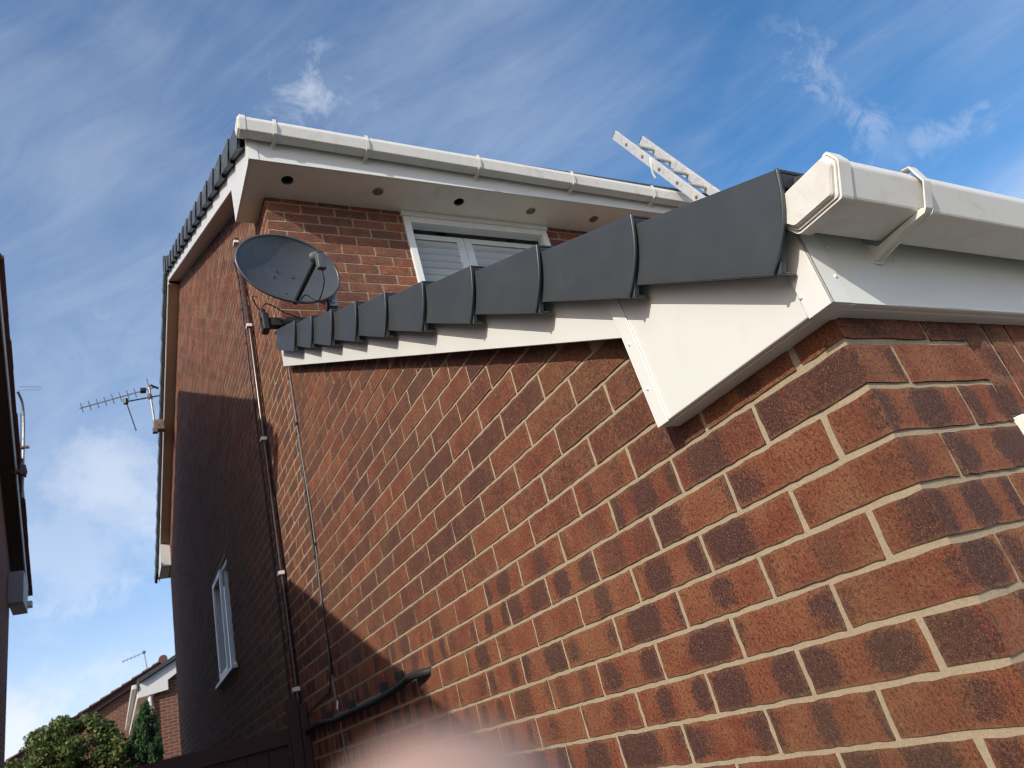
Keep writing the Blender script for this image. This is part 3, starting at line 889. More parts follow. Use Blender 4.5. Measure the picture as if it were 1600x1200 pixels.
for i, (hx, hy) in enumerate(HOLES):
    if i % 2 == 0 and i < 4:
        r = MB()
        for k in range(NS):
            a0, a1 = 2 * math.pi * k / NS, 2 * math.pi * (k + 1) / NS
            q = [(hx + R_ * math.cos(a), hy + R_ * math.sin(a), zz) for (R_, zz) in ((HR - .001, SOF - .0015), (HR + .003, SOF - .0015)) for a in (a0, a1)]
            q += [(x, y, z + .004) for x, y, z in q]
            r.add(q, [(0, 1, 3, 2), (4, 6, 7, 5), (0, 4, 5, 1), (2, 3, 7, 6)])
        r.tube([(hx, hy, SOF + .004), (hx, hy, SOF + .06)], HR - .003, 16, cap=False)
        r.ob('downlight_hole', BLACKM, house)
        continue
    v = MB()
    for k in range(NS):
        a0, a1 = 2 * math.pi * k / NS, 2 * math.pi * (k + 1) / NS
        q = [(hx + R_ * math.cos(a), hy + R_ * math.sin(a), zz) for (R_, zz) in ((HR - .005, SOF - .003), (HR + .004, SOF - .001)) for a in (a0, a1)]
        q += [(x, y, z + .006) for x, y, z in q]
        v.add(q, [(0, 1, 3, 2), (4, 6, 7, 5), (0, 4, 5, 1), (2, 3, 7, 6)])
    for k in range(-3, 4):
        hw = math.sqrt(max(0, (HR - .004) ** 2 - (k * .009) ** 2))
        v.box((hx - hw, hy + k * .009 - .0022, SOF - .001), (hx + hw, hy + k * .009 + .0022, SOF + .002))
    v.box((hx - .003, hy - HR + .004, SOF - .003), (hx + .003, hy + HR - .004, SOF - .0012))
    v.ob('soffit_vent', VENTM, house)
MB().box((MBX + .002, MFY, SOF - .004), (HX1, MFY + .014, 3.135)).ob('fascia', WHITE, house, bevel=.003)
MB().box((MBX - .003, MFY - .004, SOF - .007), (-.082, MFY - .0005, 3.132)).box((MBX - .003, MFY - .004, SOF - .007), (MBX + .0005, MFY + .03, 3.132)).ob('corner_trim', WHITE2, house, bevel=.002)
MB().prism_x([(MFY + .003, SOF - .003), (3.325, SOF - .003), (3.34, 3.25), (3.352, mbz(3.352) + .17), (MFY + .003, 3.09)], MBX, MBX + .013).ob('box_end', WHITE2, house, bevel=.002)
MB().box((MBX + .014, 3.313, SOF + .012), (.003, 3.326, 3.30)).ob('box_back', WHITE, house)
def barge(ya, yb, name='bargeboard'):
    MB().prism_x([(ya, mbz(ya)), (yb, mbz(yb)), (yb, mbz(yb) + .20), (ya, mbz(ya) + .20)], MBX + .002, MBX + .014).ob(name, WHITE2, house, bevel=.002)
barge(3.3425, RID + .0385)
barge(RID + .0405, 12.62)
def vsof(ya, yb):
    MB().prism_x([(ya, mbz(ya) + .006), (yb, mbz(yb) + .006), (yb, mbz(yb) + .018), (ya, mbz(ya) + .018)], MBX + .014, .003).ob('verge_soffit', plain('verge_soffit_board', (.42, .33, .25), .6, var=.08), house)
vsof(3.345, RID + .038); vsof(RID + .042, 12.2)
# rear box end
MB().prism_x([(11.87, 3.10), (12.60, 3.10), (12.62, mbz(12.6) + .02), (11.87, mbz(11.87) + .02)], MBX - .002, MBX + .001).ob('rear_box_end', WHITE2, house)
MB().box((MBX + .001, 11.87, 3.102), (.003, 11.882, 3.46)).box((MBX + .001, 11.882, 3.102), (.003, 12.60, 3.112)).ob('rear_box', WHITE, house)
# roof
MCX = -.178
def mtop(y): return 3.225 + .538 * (y - 2.713)
NC = 16
STEP = (RID - 2.713) / NC
def pitch_set(p):
    global PITCH, CP, UP, DN
    PITCH = p; CP = math.sqrt(1 + p * p); UP = (1 / CP, p / CP); DN = (p / CP, -1 / CP)
pitch_set(.538)
for i in range(NC):
    y = 2.713 + STEP * i
    cap_parts(y, mtop(y) + .004, MCX, -.10, STEP, h0=.165, h1=.12).ob('verge_cap', CAPM2, house, bevel=.002, seg=1)
    yy = 2 * RID - y
    cap_parts(y, mtop(y) + .004, MCX, -.10, STEP, h0=.165, h1=.13, flip=-1, yc=RID).ob('verge_cap', CAPM2, house)
MB().tube([(MCX - .004, RID, mtop(RID) + .0), (HX1, RID, mtop(RID) + .0)], .11, 12).ob('ridge_tile', TILEM, house)
for sgn in (1, -1):
    for i in range(NC):
        y0 = 2.68 + STEP * i; y1 = min(y0 + STEP * 1.04, RID)
        pl = [(y0, mtop(y0) - .004), (y0, mtop(y0) - .032), (y1, mtop(y1) - .040), (y1, mtop(y1) - .018)]
        if sgn < 0: pl = [(2 * RID - a, b) for a, b in pl]
        MB().prism_x(pl, -.155, HX1).ob('tile_course', TILEM, house)
pitch_set(.548)
MB().prism_x([(YB - .1, GZ), (YB, GZ), (YB, 3.4), (YB - .1, 3.4)], .1, HX1).ob('rear_wall', FARX, house)
MB().box((HX1 - .1, YJ + .1, GZ), (HX1, YB - .1, 3.2)).ob('party_wall', FARX, house)
gutter(house, -.198, HX1, MFY, 3.092, (.012, .59, 1.40, 2.20, 2.99, 3.8), fall=.019, dz=.095, wd=.115, stop=.04)
# gable window and sill
w3 = window(house, GW[0], GW[1], GW[2] + .02, GW[3], .012, fr=.05, axis='x', mull=(GW[0] + .36,), depth=.06, pane_in=.02)
MB().box((-.045, GW[0] - .09, GW[2] - .012), (.02, GW[1] + .09, GW[2] + .018)).ob('sill', WHITE2, w3, bevel=.003)
MB().box((-.014, GW[0] + .39, GW[2] + .04), (.011, GW[0] + .46, GW[3] - .02)).box((-.014, GW[0] + .92, GW[2] + .04), (.011, GW[1] - .005, GW[3] - .02)).box((-.014, GW[0] + .46, GW[3] - .07), (.011, GW[0] + .92, GW[3] - .02)).box((-.014, GW[0] + .46, GW[2] + .04), (.011, GW[0] + .92, GW[2] + .09)).ob('casement', WHITE2, w3, bevel=.003)
MB().box((.085, GW[0], GW[2]), (.09, GW[1], GW[3])).ob('blind', CURT, w3)

# ================================================================== neighbouring house (left edge)
nb = thing('neighbouring_house', 'neighbouring brick house at the left edge, seen along its dark verge', 'house', (-2.1, 2.5, GZ))
NX, NVX = -2.12, -1.94
def nbz(y): return 3.25 + .548 * (y - 3.34) if y <= 7.8 else 3.25 + .548 * (4.46 - (y - 7.8)) - .02
NY0, NY1 = 2.50, 12.0
MB().prism_x([(NY0, GZ), (NY1, GZ), (NY1, nbz(NY1) + .1), (7.8, nbz(7.8) + .1), (NY0, nbz(NY0) + .1)], NX - .25, NX).ob('wall', FARX, nb)
MB().box((NX - 7, NY0, GZ), (NX - .25, NY0 + .25, 2.9)).box((NX - 7, NY1 - .25, GZ), (NX - .25, NY1, 2.9)).ob('end_wall', FARY, nb)
MB().prism_x([(NY0 - .04, nbz(NY0) - .12), (7.8, nbz(7.8)), (7.8, nbz(7.8) + .2), (NY0 - .04, nbz(NY0) + .1)], NVX - .014, NVX).prism_x([(7.8, nbz(7.8)), (12.5, nbz(12.5)), (12.5, nbz(12.5) + .18), (7.8, nbz(7.8) + .2)], NVX - .014, NVX).ob('bargeboard', plain('weathered_white_paint', (.55, .53, .5), .6, var=.15, scale=9), nb)
MB().prism_x([(NY0, nbz(NY0) + .02), (7.8, nbz(7.8) + .02), (7.8, nbz(7.8) + .035), (NY0, nbz(NY0) + .035)], NX + .0, NVX - .014).prism_x([(7.8, nbz(7.8) + .02), (12.3, nbz(12.3) + .02), (12.3, nbz(12.3) + .035), (7.8, nbz(7.8) + .035)], NX, NVX - .014).ob('verge_soffit', plain('dark_soffit', (.10, .08, .065), .8), nb)
for i in range(15):
    y0 = 7.8 + i * .33; y1 = y0 + .35
    t0, t1 = nbz(y0) + .24 + .03, nbz(y1) + .24
    MB().prism_x([(y0, t0 - .045), (y1, t1 - .03), (y1, t1), (y0, t0 - .008)], NX - 7, NVX + .05 + rng.uniform(-.006, .006)).ob('tile_course', BROWNT, nb)
    y0 = 7.8 - i * .33; y1 = y0 - .35
    if y1 < 2.2: continue
    t0, t1 = nbz(y0) + .24, nbz(y1) + .24
    MB().prism_x([(y1, t1 - .03), (y0, t0 - .045), (y0, t0 - .008), (y1, t1)], NX - 7, NVX + .05).ob('tile_course', BROWNT, nb)
MB().box((NX, 11.75, 2.83), (NVX + .004, 12.5, 3.28)).ob('box_end', plain('grey_white_box', (.42, .42, .42), .6, var=.15), nb, bevel=.004)
MB().box((NVX - .12, 12.5, 2.93), (NVX + .06, 12.62, 3.02)).ob('gutter', GUTW, nb, bevel=.01)
MB().box((NX - 7, NY0 - .13, 3.00 - .3), (NVX + .02, NY0 - .02, 3.06 - .27)).ob('front_gutter', GUTW, nb, bevel=.008)
# its lean-to
MB().prism_x([(.45, GZ), (NY0, GZ), (NY0, 1.90), (.45, .90)], NX - 5, NX + .01).ob('lean_to', FARX, nb)
MB().prism_x([(.30, .86), (NY0 + .001, 1.93), (NY0 + .001, 1.99), (.30, .92)], NX - 5.2, NX + .09).ob('lean_to_roof', TILEM, nb)

# pole with cables and bracket on the neighbour's verge
pole = thing('aerial_mast', 'thin dark aerial mast bent at the top, clamped to the verge at the left edge', 'aerial mast', (-1.87, 10.45, 4.0))
MB().tube(smooth_path([(-1.87, 10.45, 3.9), (-1.87, 10.45, 4.3), (-1.87, 10.4, 5.0), (-1.885, 10.3, 5.27), (-1.93, 10.15, 5.38)], 4), .018, 8).ob('mast', STEEL, pole)
MB().box((-1.99, 10.40, 4.26), (-1.82, 10.50, 4.30)).box((-2.0, 10.40, 4.62), (-1.80, 10.44, 4.65)).ob('clamp', RUST, pole)
MB().box((-1.90, 10.38, 4.22), (-1.83, 10.52, 4.36)).ob('clamp', RUST, pole, bevel=.01)
MB().tube(smooth_path([(-1.895, 10.42, 4.3), (-1.90, 10.42, 4.8), (-1.905, 10.38, 5.15)], 4), .006, 6).ob('cable', BLACKM, pole)
lp = thing('loop_aerial', 'pale hairpin shaped aerial rod sticking out from behind the roof at the left edge', 'aerial', (-1.95, 10.9, 5.6))
MB().tube(smooth_path([(-1.98, 10.9, 5.86), (-1.83, 10.9, 5.85), (-1.72, 10.9, 5.845), (-1.70, 10.9, 5.82), (-1.72, 10.9, 5.80), (-1.83, 10.9, 5.80), (-1.98, 10.9, 5.80)], 3), .004, 6).ob('rod', STEEL, lp)

# ================================================================== satellite dish
dish = thing('satellite_dish', 'dark grey oval satellite dish above the lean-to roof, beside the upper window', 'satellite dish', (.08, YJ - .03, 1.95))
DC = Vector((.003, 2.75, 2.169)); az, el, ro = -1.393, .026, .031
dn = Vector((math.cos(el) * math.cos(az), math.cos(el) * math.sin(az), math.sin(el)))
dr0 = Vector((0, 0, 1)).cross(dn).normalized(); du0 = dn.cross(dr0)
dr = dr0 * math.cos(ro) + du0 * math.sin(ro); du = -dr0 * math.sin(ro) + du0 * math.cos(ro)
DA, DB = .298, .230
def dp(a, r, back=0.0):
    q = DC + dr * (DA * r * math.cos(a)) + du * (DB * r * math.sin(a))
    return q - dn * (.062 * (1 - r * r)) - dn * back
m = MB(); NA, NR = 56, 9
for side, back in ((0, 0.0), (1, .004)):
    for j in range(1, NR + 1):
        for i in range(NA): m.v.append(tuple(dp(2 * math.pi * i / NA, j / NR, back)))
for side in (0, 1):
    b0 = side * NR * NA
    for j in range(NR - 1):
        for i in range(NA): m.f.append((b0 + j * NA + i, b0 + j * NA + (i + 1) % NA, b0 + (j + 1) * NA + (i + 1) % NA, b0 + (j + 1) * NA + i))
    m.f.append(tuple(b0 + i for i in range(NA)))
m.ob('reflector', DISHM, dish, smooth=True)
rim = MB(); P_ = []
for i in range(NA + 1):
    a = 2 * math.pi * i / NA; P_.append(dp(a, 1.0) - dn * .004)
rim.tube(P_, .0085, 8, cap=False)
rim.ob('rim', DISHM, dish, smooth=True)
base = DC - du * DB * .97
lnb = DC - du * .165 + dn * .33
ax_ = (lnb - base).normalized()
side_ = ax_.cross(dr).normalized()
def obox(m, a, b, w, h, r=dr):
    a, b = Vector(a), Vector(b); t = (b - a).normalized(); r = (r - t * r.dot(t)).normalized(); u = t.cross(r)
    v = [tuple(p + r * sx * w / 2 + u * sy * h / 2) for p in (a, b) for sx, sy in ((-1, -1), (1, -1), (1, 1), (-1, 1))]
    return m.add(v, [(0, 3, 2, 1), (4, 5, 6, 7), (0, 1, 5, 4), (1, 2, 6, 5), (2, 3, 7, 6), (3, 0, 4, 7)])
obox(MB(), base - dn * .03, base.lerp(lnb, .93), .022, .02).ob('arm', BLACKM, dish, bevel=.003)
look = (DC - lnb).normalized()
lb = MB(); lb.tube([lnb - look * .02, lnb + look * .035, lnb + look * .045], [.024, .024, .030], 14); lb.tube([lnb + look * .045, lnb + look * .062], [.030, .028], 14)
lo = lb.ob('lnb', plain('lnb_grey', (.10, .105, .11), .4), dish, bevel=.002)
obox(MB(), lnb - look * .015 + du * .0, lnb - look * .015 - du * .085 - dn * .01, .045, .035).ob('lnb_body', MATS['lnb_grey'], dish, bevel=.004)
MB().tube(smooth_path([lnb - du * .085, lnb - du * .15 - dn * .03 + dr * .015, lnb - du * .19 - dn * .14 + dr * .02, base + dn * .06 + dr * .03, base + dn * .01 + dr * .02], 5), .0035, 6).ob('cable', BLACKM, dish)
for (a, r) in ((2.9, .18), (-2.6, .30), (-1.75, .72), (-.6, .15)):
    q = dp(a, r); MB().ball(q + dn * .001, .006, 8, 4).ob('bolt', BLACKM, dish)
# back clamp, arm and wall foot
pv = DC - dn * .07 + dr * .04 - du * .02
MB().tube([pv - dn * .02 + dr * .19 - du * .12, pv - dn * .05], .02, 10).ob('back_strut', STEEL, dish)
kn = DC + dr * .255 - du * .15 - dn * .07
MB().box(tuple(kn + Vector((-.022, -.022, -.04))), tuple(kn + Vector((.03, .03, .045)))).tube([kn + Vector((-.0, -.03, -.01)), kn + Vector((-.0, .06, -.01))], .016, 10).ob('clamp', STEEL, dish, bevel=.006)
a0, a1, a2 = Vector((-.105, 2.93, 1.915)), Vector((.04, 2.93, 1.915)), Vector((.20, 2.90, 1.90))
MB().tube([a0, a1, a2, kn], .020, 10).ob('support_arm', BLACKM, dish)
MB().box((-.150, 2.895, 1.855), (-.112, 2.965, 1.965)).box((-.112, 2.905, 1.885), (-.04, 2.955, 1.94)).box((-.155, 2.905, 1.93), (-.125, 2.95, 1.995)).ob('arm_end', RUBBER, dish, bevel=.008)
MB().box((.02, YJ - .008, 1.84), (.16, YJ - .001, 2.04)).ob('wall_plate', RUBBER, dish)
MB().box((.06, 2.93, 1.90), (.12, YJ - .008, 1.95)).ob('wall_foot', RUBBER, dish, bevel=.008)
MB().tube(smooth_path([DC - du * .2 - dr * .2 - dn * .04, (-.20, 2.85, 2.03), (-.15, 2.92, 1.99), (-.12, 2.93, 2.04), (-.08, 2.95, 2.05), (0.0, 2.98, 2.02), (.09, 3.0, 2.0)], 6), .0035, 6).ob('cable', BLACKM, dish)

# ================================================================== ladder
lad = thing('ladder', 'aluminium ladder leaning against the upper gutter, its top standing above the roof', 'ladder', (3.36, .25, GZ))
LT = Vector((0, 2.952, 4.066)); LD = Vector((0, .4002, .9164)); LN = Vector((0, -.9164, .4002))
def rail(x):
    m = MB(); top = LT + Vector((x, 0, 0)); bot = top - LD * 6.85
    obox(m, bot, top, .080, .028, LN)
    o = m.ob('rail', ALU, lad, bevel=.004)
    obox(MB(), top, top + LD * .012, .06, .022, LN).ob('end_plug', BLACKM, lad, bevel=.003)
    return o
rail(3.2); rail(3.52)
for k in range(24):
    c = LT - LD * (.23 + k * .27)
    m = MB().tube([c + Vector((3.205, 0, 0)), c + Vector((3.515, 0, 0))], .0155, 10)
    m.ob('rung', ALU, lad)
    m = MB().tube([c + Vector((3.178, 0, 0)), c + Vector((3.188, 0, 0))], .014, 6); m.ob('rung_end', RUST, lad)
st = LT - LD * .60 + Vector((3.185, .0, 0))
MB().tube(smooth_path([st - LN * .0 + LN * .03, st + Vector((-.01, -.02, -.06)), st + Vector((-.0, .01, -.12)), st + Vector((.02, .02, -.17))], 4), .008, 5).ob('strap', CLIP, lad)

# ================================================================== TV aerial on the gable verge
tv = thing('tv_aerial', 'rusty television aerial with a long comb of rods fixed to the gable verge', 'tv aerial', (-.22, 9.8, 4.5))
MB().tube([(-.245, 9.8, 4.46), (-.305, 9.8, 5.25)], .017, 8).ob('mast', STEEL, tv)
MB().box((-.27, 9.74, 4.50), (-.13, 9.86, 4.66)).box((-.29, 9.73, 4.45), (-.22, 9.80, 4.53)).ob('bracket', RUST, tv, bevel=.01)
MB().ball((-.30, 9.8, 5.06), .045, 8, 5, (.8, .8, 1.2)).ob('mast_clamp', RUST, tv)
bA, bB = Vector((-1.18, 9.8, 4.90)), Vector((-.24, 9.8, 5.205))
MB().tube([bA, bB], .008, 6).ob('boom', STEEL, tv)
bd = (bB - bA).normalized(); ev = Vector((.29 * .75, .5, -.93 * .75)).normalized()
for k in range(8):
    c = bA + bd * (.03 + k * .1)
    MB().tube([c - ev * .07, c + ev * .07], .0055, 6).ob('element', STEEL, tv)
MB().box(tuple(bA.lerp(bB, .86) - Vector((.05, .04, .03))), tuple(bA.lerp(bB, .86) + Vector((.03, .04, .03)))).ob('dipole_box', BLACKM, tv, bevel=.008)
c = bA.lerp(bB, .94)
MB().tube([c - ev * .16, c + ev * .16], .006, 6).ob('reflector_rod', STEEL, tv)
c = bA.lerp(bB, 1.0)
MB().tube([c - Vector((.05, .05, -.02)), c + Vector((.06, .02, .0))], .018, 6).ob('end_clamp', RUST, tv)
MB().tube([(-.61, 9.8, 4.985), (-.13, 9.8, 5.08)], .011, 8).ob('second_boom', BLACKM, tv)
MB().tube([(-.61, 9.8, 4.95), (-.61, 9.8, 5.03)], .032, 10).ob('hub', BLACKM, tv)
MB().tube([(-.60, 9.8, 4.96), (-.495, 9.8, 4.52)], .008, 6).ob('rod', BLACKM, tv)
MB().tube(smooth_path([(-.14, 9.8, 4.62), (-.06, 9.8, 4.66), (-.02, 9.75, 4.85), (-.008, 9.7, 4.95)], 4), .004, 5).ob('cable', CLIP, tv)

# ================================================================== pipes and cables on the walls
def clipped(name, label, cat, pts, r, mat, clips, clipfn, group=None):
    t = thing(name, label, cat, pts[-1], group)
    MB().tube(pts, r, 10).ob('pipe' if r > .01 else 'line', mat, t, smooth=True)
    for c in clips: clipfn(c, t)
    return t
def pclip(c, t):
    x, y, z = c; MB().box((x - .024, y - .027, z - .012), (x + .014, y + .027, z + .012)).ob('clip', CLIP, t, bevel=.004)
clipped('overflow_pipe', 'shiny brown pipe with white clips running down the gable wall', 'pipe', [(-.026, 3.93, 3.31), (-.026, 3.83, 2.4), (-.026, 3.82, 1.6), (-.026, 3.80, .7), (-.026, 3.79, -.2), (-.026, 3.79, GZ)], .0165, BROWNP,
        [(-.026, 3.93, 3.27), (-.026, 3.836, 2.47), (-.026, 3.822, 1.60), (-.026, 3.803, .72), (-.026, 3.79, .065), (-.026, 3.79, -.55)], pclip)
def bclip(c, t):
    x, y, z = c; MB().box((x - .006, y - .008, z - .007), (x + .006, y + .008, z + .007)).ob('clip', BLACKM, t)
pts = [(-.007, 4.12 + rng.uniform(-.006, .006) - .05 * (i / 14), 3.1 - i * .30) for i in range(15)]
clipped('black_cable', 'thin black clipped cable running down the gable wall left of the brown pipe', 'cable', [(-.007, 4.2, 3.3)] + pts, .0055, BLACKM, pts[::1], bclip)
pts = [(-.006, 3.075 + rng.uniform(-.004, .004), 1.75 - i * .115) for i in range(16)]
clipped('wall_cable', 'dark cable clipped down the joint between extension and house', 'cable', pts, .0045, BLACKM, pts[1::3], bclip)
pts = smooth_path([(-.006, 3.055, 1.74), (-.007, 3.05, 1.2), (-.006, 3.03, .75), (-.007, 3.07, .4), (-.006, 3.09, .1), (-.006, 3.05, -.3), (-.006, 3.03, -1.0), (-.006, 3.03, GZ)], 4)
clipped('grey_cable', 'thin grey cable hanging down beside the dark one, reaching lowest on the wall', 'cable', pts, .004, plain('grey_sheath', (.18, .16, .14), .5), pts[3::6], bclip)
pts = [(-.007, 3.09, .12), (-.007, 3.12, .0), (-.007, 3.17, -.035), (-.007, 3.45, -.06), (-.007, 3.78, -.09)]
clipped('short_cable', 'short thin cable turning back along a course towards the brown pipe', 'cable', pts, .0035, BLACKM, pts[2:3], bclip)
hose = thing('black_hose', 'thick black hose clipped low along the brick wall, its cut end pointing at the viewer', 'hose', (-.02, 1.9, -.17))
hp = smooth_path([(-.020, 3.72, -.165), (-.022, 3.4, -.155), (-.022, 3.1, -.17), (-.022, 2.8, -.172), (-.022, 2.5, -.175), (-.024, 2.3, -.172), (-.028, 2.1, -.165), (-.034, 1.96, -.155), (-.012, 1.87, -.158), (.02, 1.85, -.16)], 5)
MB().tube(hp, .0135, 12).ob('hose', RUBBER, hose, smooth=True)
for (y, z) in ((3.2, -.145), (2.8, -.148), (2.32, -.145), (2.12, -.135)):
    MB().box((-.028, y - .012, z - .03), (-.001, y + .012, z + .022)).ob('clip', RUBBER, hose, bevel=.003)
MB().tube([(-.03, 2.985, -.135), (-.02, 3.0, -.10)], .004, 6).ob('cable_tie', CLIP, hose)

# ================================================================== side gate
gate = thing('side_gate', 'reddish brown timber side gate and post standing against the gable wall', 'gate', (-.5, 3.78, GZ))
MB().box((-.105, 3.70, GZ), (-.047, 3.765, .02)).ob('post', WOOD, gate, bevel=.005)
MB().box((-.045, 3.70, GZ), (-.002, 3.765, -.02)).ob('packer', WOOD, gate, bevel=.004)
for i in range(9):
    x = -.215 - i * .106
    MB().box((x, 3.745, GZ + .05), (x + .102, 3.765, -.15 + rng.uniform(-.003, .003))).ob('board', WOOD, gate, bevel=.003)
for z in (-.20, -1.1, -1.95):
    MB().box((-1.07, 3.72, z), (-.112, 3.744, z + .08)).ob('rail', WOOD, gate, bevel=.003)
MB().ball((-.42, 3.745, -.135), .03, 8, 5, (1.4, 1, .5)).ob('cap', WOOD, gate)

# ================================================================== houses beyond
ba = thing('far_house', 'far brick house with plain gable and brown tiled verge, small aerial on its ridge', 'house', (.9, 30, GZ))
ax0, az0, sl_ = .90, 4.35, .475
def ra(x): return az0 - abs(x - ax0) * sl_
MB().prism_y([(-4.6, GZ), (6.4, GZ), (6.4, ra(6.4)), (ax0, ra(ax0)), (-4.6, ra(-4.6))], 30, 30.3).ob('wall', FARY, ba)
MB().box((-4.6, 30.3, GZ), (-4.3, 39, ra(-4.6))).box((6.1, 30.3, GZ), (6.4, 39, ra(6.4))).ob('side_wall', FARX, ba)
for s in (-1, 1):
    e = ax0 + s * 6.0
    MB().prism_y([(ax0, az0 + .02), (ax0, az0 + .24), (e, ra(e) + .24), (e, ra(e) + .02)], 29.8, 30.0).ob('bargeboard', plain('dark_brown_barge', (.05, .022, .018), .7), ba)
    for k in range(18):
        x0_, x1_ = ax0 + s * k * .33, ax0 + s * (k * .33 + .36)
        MB().prism_y([(x0_, ra(x0_) + .24), (x0_, ra(x0_) + .28), (x1_, ra(x1_) + .32), (x1_, ra(x1_) + .25)], 29.7, 39.2).ob('tile_course', BROWNT, ba)
MB().tube([(ax0, 29.65, az0 + .27), (ax0, 39.2, az0 + .27)], .15, 10).ob('ridge_tile', BROWNT, ba)
fa = thing('far_aerial', 'tiny television aerial above the ridge of the far house', 'tv aerial', (.4, 29.9, 4.4))
MB().tube([(.42, 29.9, 4.1), (.30, 29.9, 5.05)], .02, 6).ob('mast', STEEL, fa)
MB().tube([(-.42, 29.9, 4.83), (.34, 29.9, 5.02)], .014, 5).ob('boom', STEEL, fa)
MB().ball((.30, 29.9, 5.03), .07, 6, 4).ob('clamp', STEEL, fa)
for k in range(5):
    MB().tube([(-.36 + k * .12, 29.75, 4.86 + k * .03), (-.36 + k * .12, 30.05, 4.82 + k * .03)], .008, 5).ob('element', STEEL, fa)

bb = thing('rear_house', 'brick house beyond the gable corner with white box end, gutter and downpipe', 'house', (.07, 20, GZ))
BZt = 2.30
MB().prism_y([(.07, GZ), (8, GZ), (8, BZt), (4.0, 4.3), (.40, 2.52), (.39, BZt), (.07, BZt)], 20, 20.2).ob('wall', FARY, bb)
MB().box((.07, 20.2, GZ), (.3, 29, BZt)).ob('side_wall', FARX, bb)
MB().prism_y([(-.28, 2.22), (.38, 2.28), (.38, 2.50), (.75, 2.72), (4.0, 4.32), (4.0, 4.55), (-.22, 2.55)], 19.86, 19.89).ob('box_end', WHITE2, bb)
MB().prism_y([(-.24, 2.56), (4.0, 4.58), (4.0, 4.66), (-.28, 2.64)], 19.75, 29.2).ob('roof', TILEM, bb)
MB().prism_y([(4.0, 4.58), (8.3, 2.5), (8.3, 2.58), (4.0, 4.66)], 19.75, 29.2).ob('roof', TILEM, bb)
MB().box((-.28, 19.9, 2.24), (-.26, 29, 2.46)).ob('fascia', WHITE2, bb)
MB().box((-.26, 19.9, 2.24), (.07, 29, 2.26)).ob('soffit', WHITE2, bb)
MB().box((-.40, 19.8, 2.42), (-.29, 29, 2.53)).ob('gutter', GUTW, bb, bevel=.02)
MB().tube([(-.02, 19.93, 2.22), (.0, 19.93, 1.2), (.0, 19.93, GZ)], .045, 10).ob('downpipe', CLIP, bb)
MB().box((.04, 22, .6), (.068, 23.2, 1.9)).ob('window', WHITE2, bb)

# ================================================================== vegetation
def leaf_mat(name, a, b):
    m, h, bs = new_mat(name)
    oi = h.n.new('ShaderNodeAttribute'); oi.attribute_name = 'shade'
    c = h.mix(oi.outputs['Fac'], a, b)
    h.l.new(c, bs.inputs['Base Color'])
    bs.inputs['Roughness'].default_value = .55
    tr = h.n.new('ShaderNodeBsdfTranslucent'); h.l.new(c, tr.inputs[0])
    mx = h.n.new('ShaderNodeMixShader'); mx.inputs[0].default_value = .3
    h.l.new(bs.outputs[0], mx.inputs[1]); h.l.new(tr.outputs[0], mx.inputs[2])
    h.l.new(mx.outputs[0], h.n['Material Output'].inputs['Surface'])
    return m
LEAF1 = leaf_mat('shrub_leaf', (.045, .085, .018), (.26, .29, .08))
LEAF2 = leaf_mat('conifer_leaf', (.02, .065, .018), (.09, .17, .045))
BARK = plain('bark', (.07, .05, .035), .9, var=.3, scale=30)
def foliage(name, parent, centres, n, size, mat, aspect=.45, up=0.0, seed=1):
    R = np.random.default_rng(seed)
    k = len(centres)
    idx = R.integers(0, k, n)
    C_ = np.array([c[:3] for c in centres])[idx]; S_ = np.array([c[3:] for c in centres])[idx]
    d = R.normal(size=(n, 3)); d /= np.linalg.norm(d, axis=1)[:, None]
    r = R.random(n) ** .45
    p = C_ + d * r[:, None] * S_
    ax = R.normal(size=(n, 3)) + np.array([0, 0, up]); ax /= np.linalg.norm(ax, axis=1)[:, None]
    bx = np.cross(ax, R.normal(size=(n, 3))); bx /= np.linalg.norm(bx, axis=1)[:, None]
    s = size * (.6 + .8 * R.random(n))[:, None]
    v = np.empty((n, 4, 3)); v[:, 0] = p - ax * s; v[:, 1] = p + bx * s * aspect; v[:, 2] = p + ax * s; v[:, 3] = p - bx * s * aspect
    off = np.array(ORG[parent.name])
    me = bpy.data.meshes.new(name)
    me.from_pydata((v.reshape(-1, 3) - off).tolist(), [], np.arange(n * 4).reshape(n, 4).tolist())
    at = me.attributes.new('shade', 'FLOAT', 'FACE'); at.data.foreach_set('value', R.random(n).astype(np.float32) ** 1.5)
    me.materials.append(mat)
    o = bpy.data.objects.new(name, me); COL.objects.link(o); o.parent = parent
    return o
bush = thing('garden_tree', 'leafy light green garden tree at the bottom left between the houses', 'tree', (-1.65, 17.5, GZ))
R_ = random.Random(3)
cents = []
for i in range(110):
    x = R_.uniform(-2.4, -.70); t = 1.30 - .8 * abs((x + 1.5) / .85) ** 3 + R_.uniform(-.2, .12)
    cents.append((x, 14 + R_.uniform(-.6, .6), t - R_.uniform(0, 1.3), R_.uniform(.10, .24), R_.uniform(.1, .24), R_.uniform(.10, .2)))
for i in range(22):
    x = R_.uniform(-2.35, -.75); t = 1.33 - .8 * abs((x + 1.5) / .85) ** 3
    hh = R_.uniform(.02, .20)
    cents.append((x, 14 + R_.uniform(-.3, .3), t - .10 + hh * .7, .16, .16, .12))
KB = 1.24
cents = [(-.942 + (a + .942) * KB, -.553 + (b + .553) * KB, -.353 + (c + .353) * KB, d * KB, e * KB, f_ * KB) for a, b, c, d, e, f_ in cents]
foliage('crown', bush, cents, 24000, .042, LEAF1, .5, 0, 4)
tk = MB()
tk.tube(smooth_path([(-1.65, 17.5, GZ), (-1.63, 17.5, -1), (-1.65, 17.5, 0)], 3), [.08] * 6 + [.05], 8)
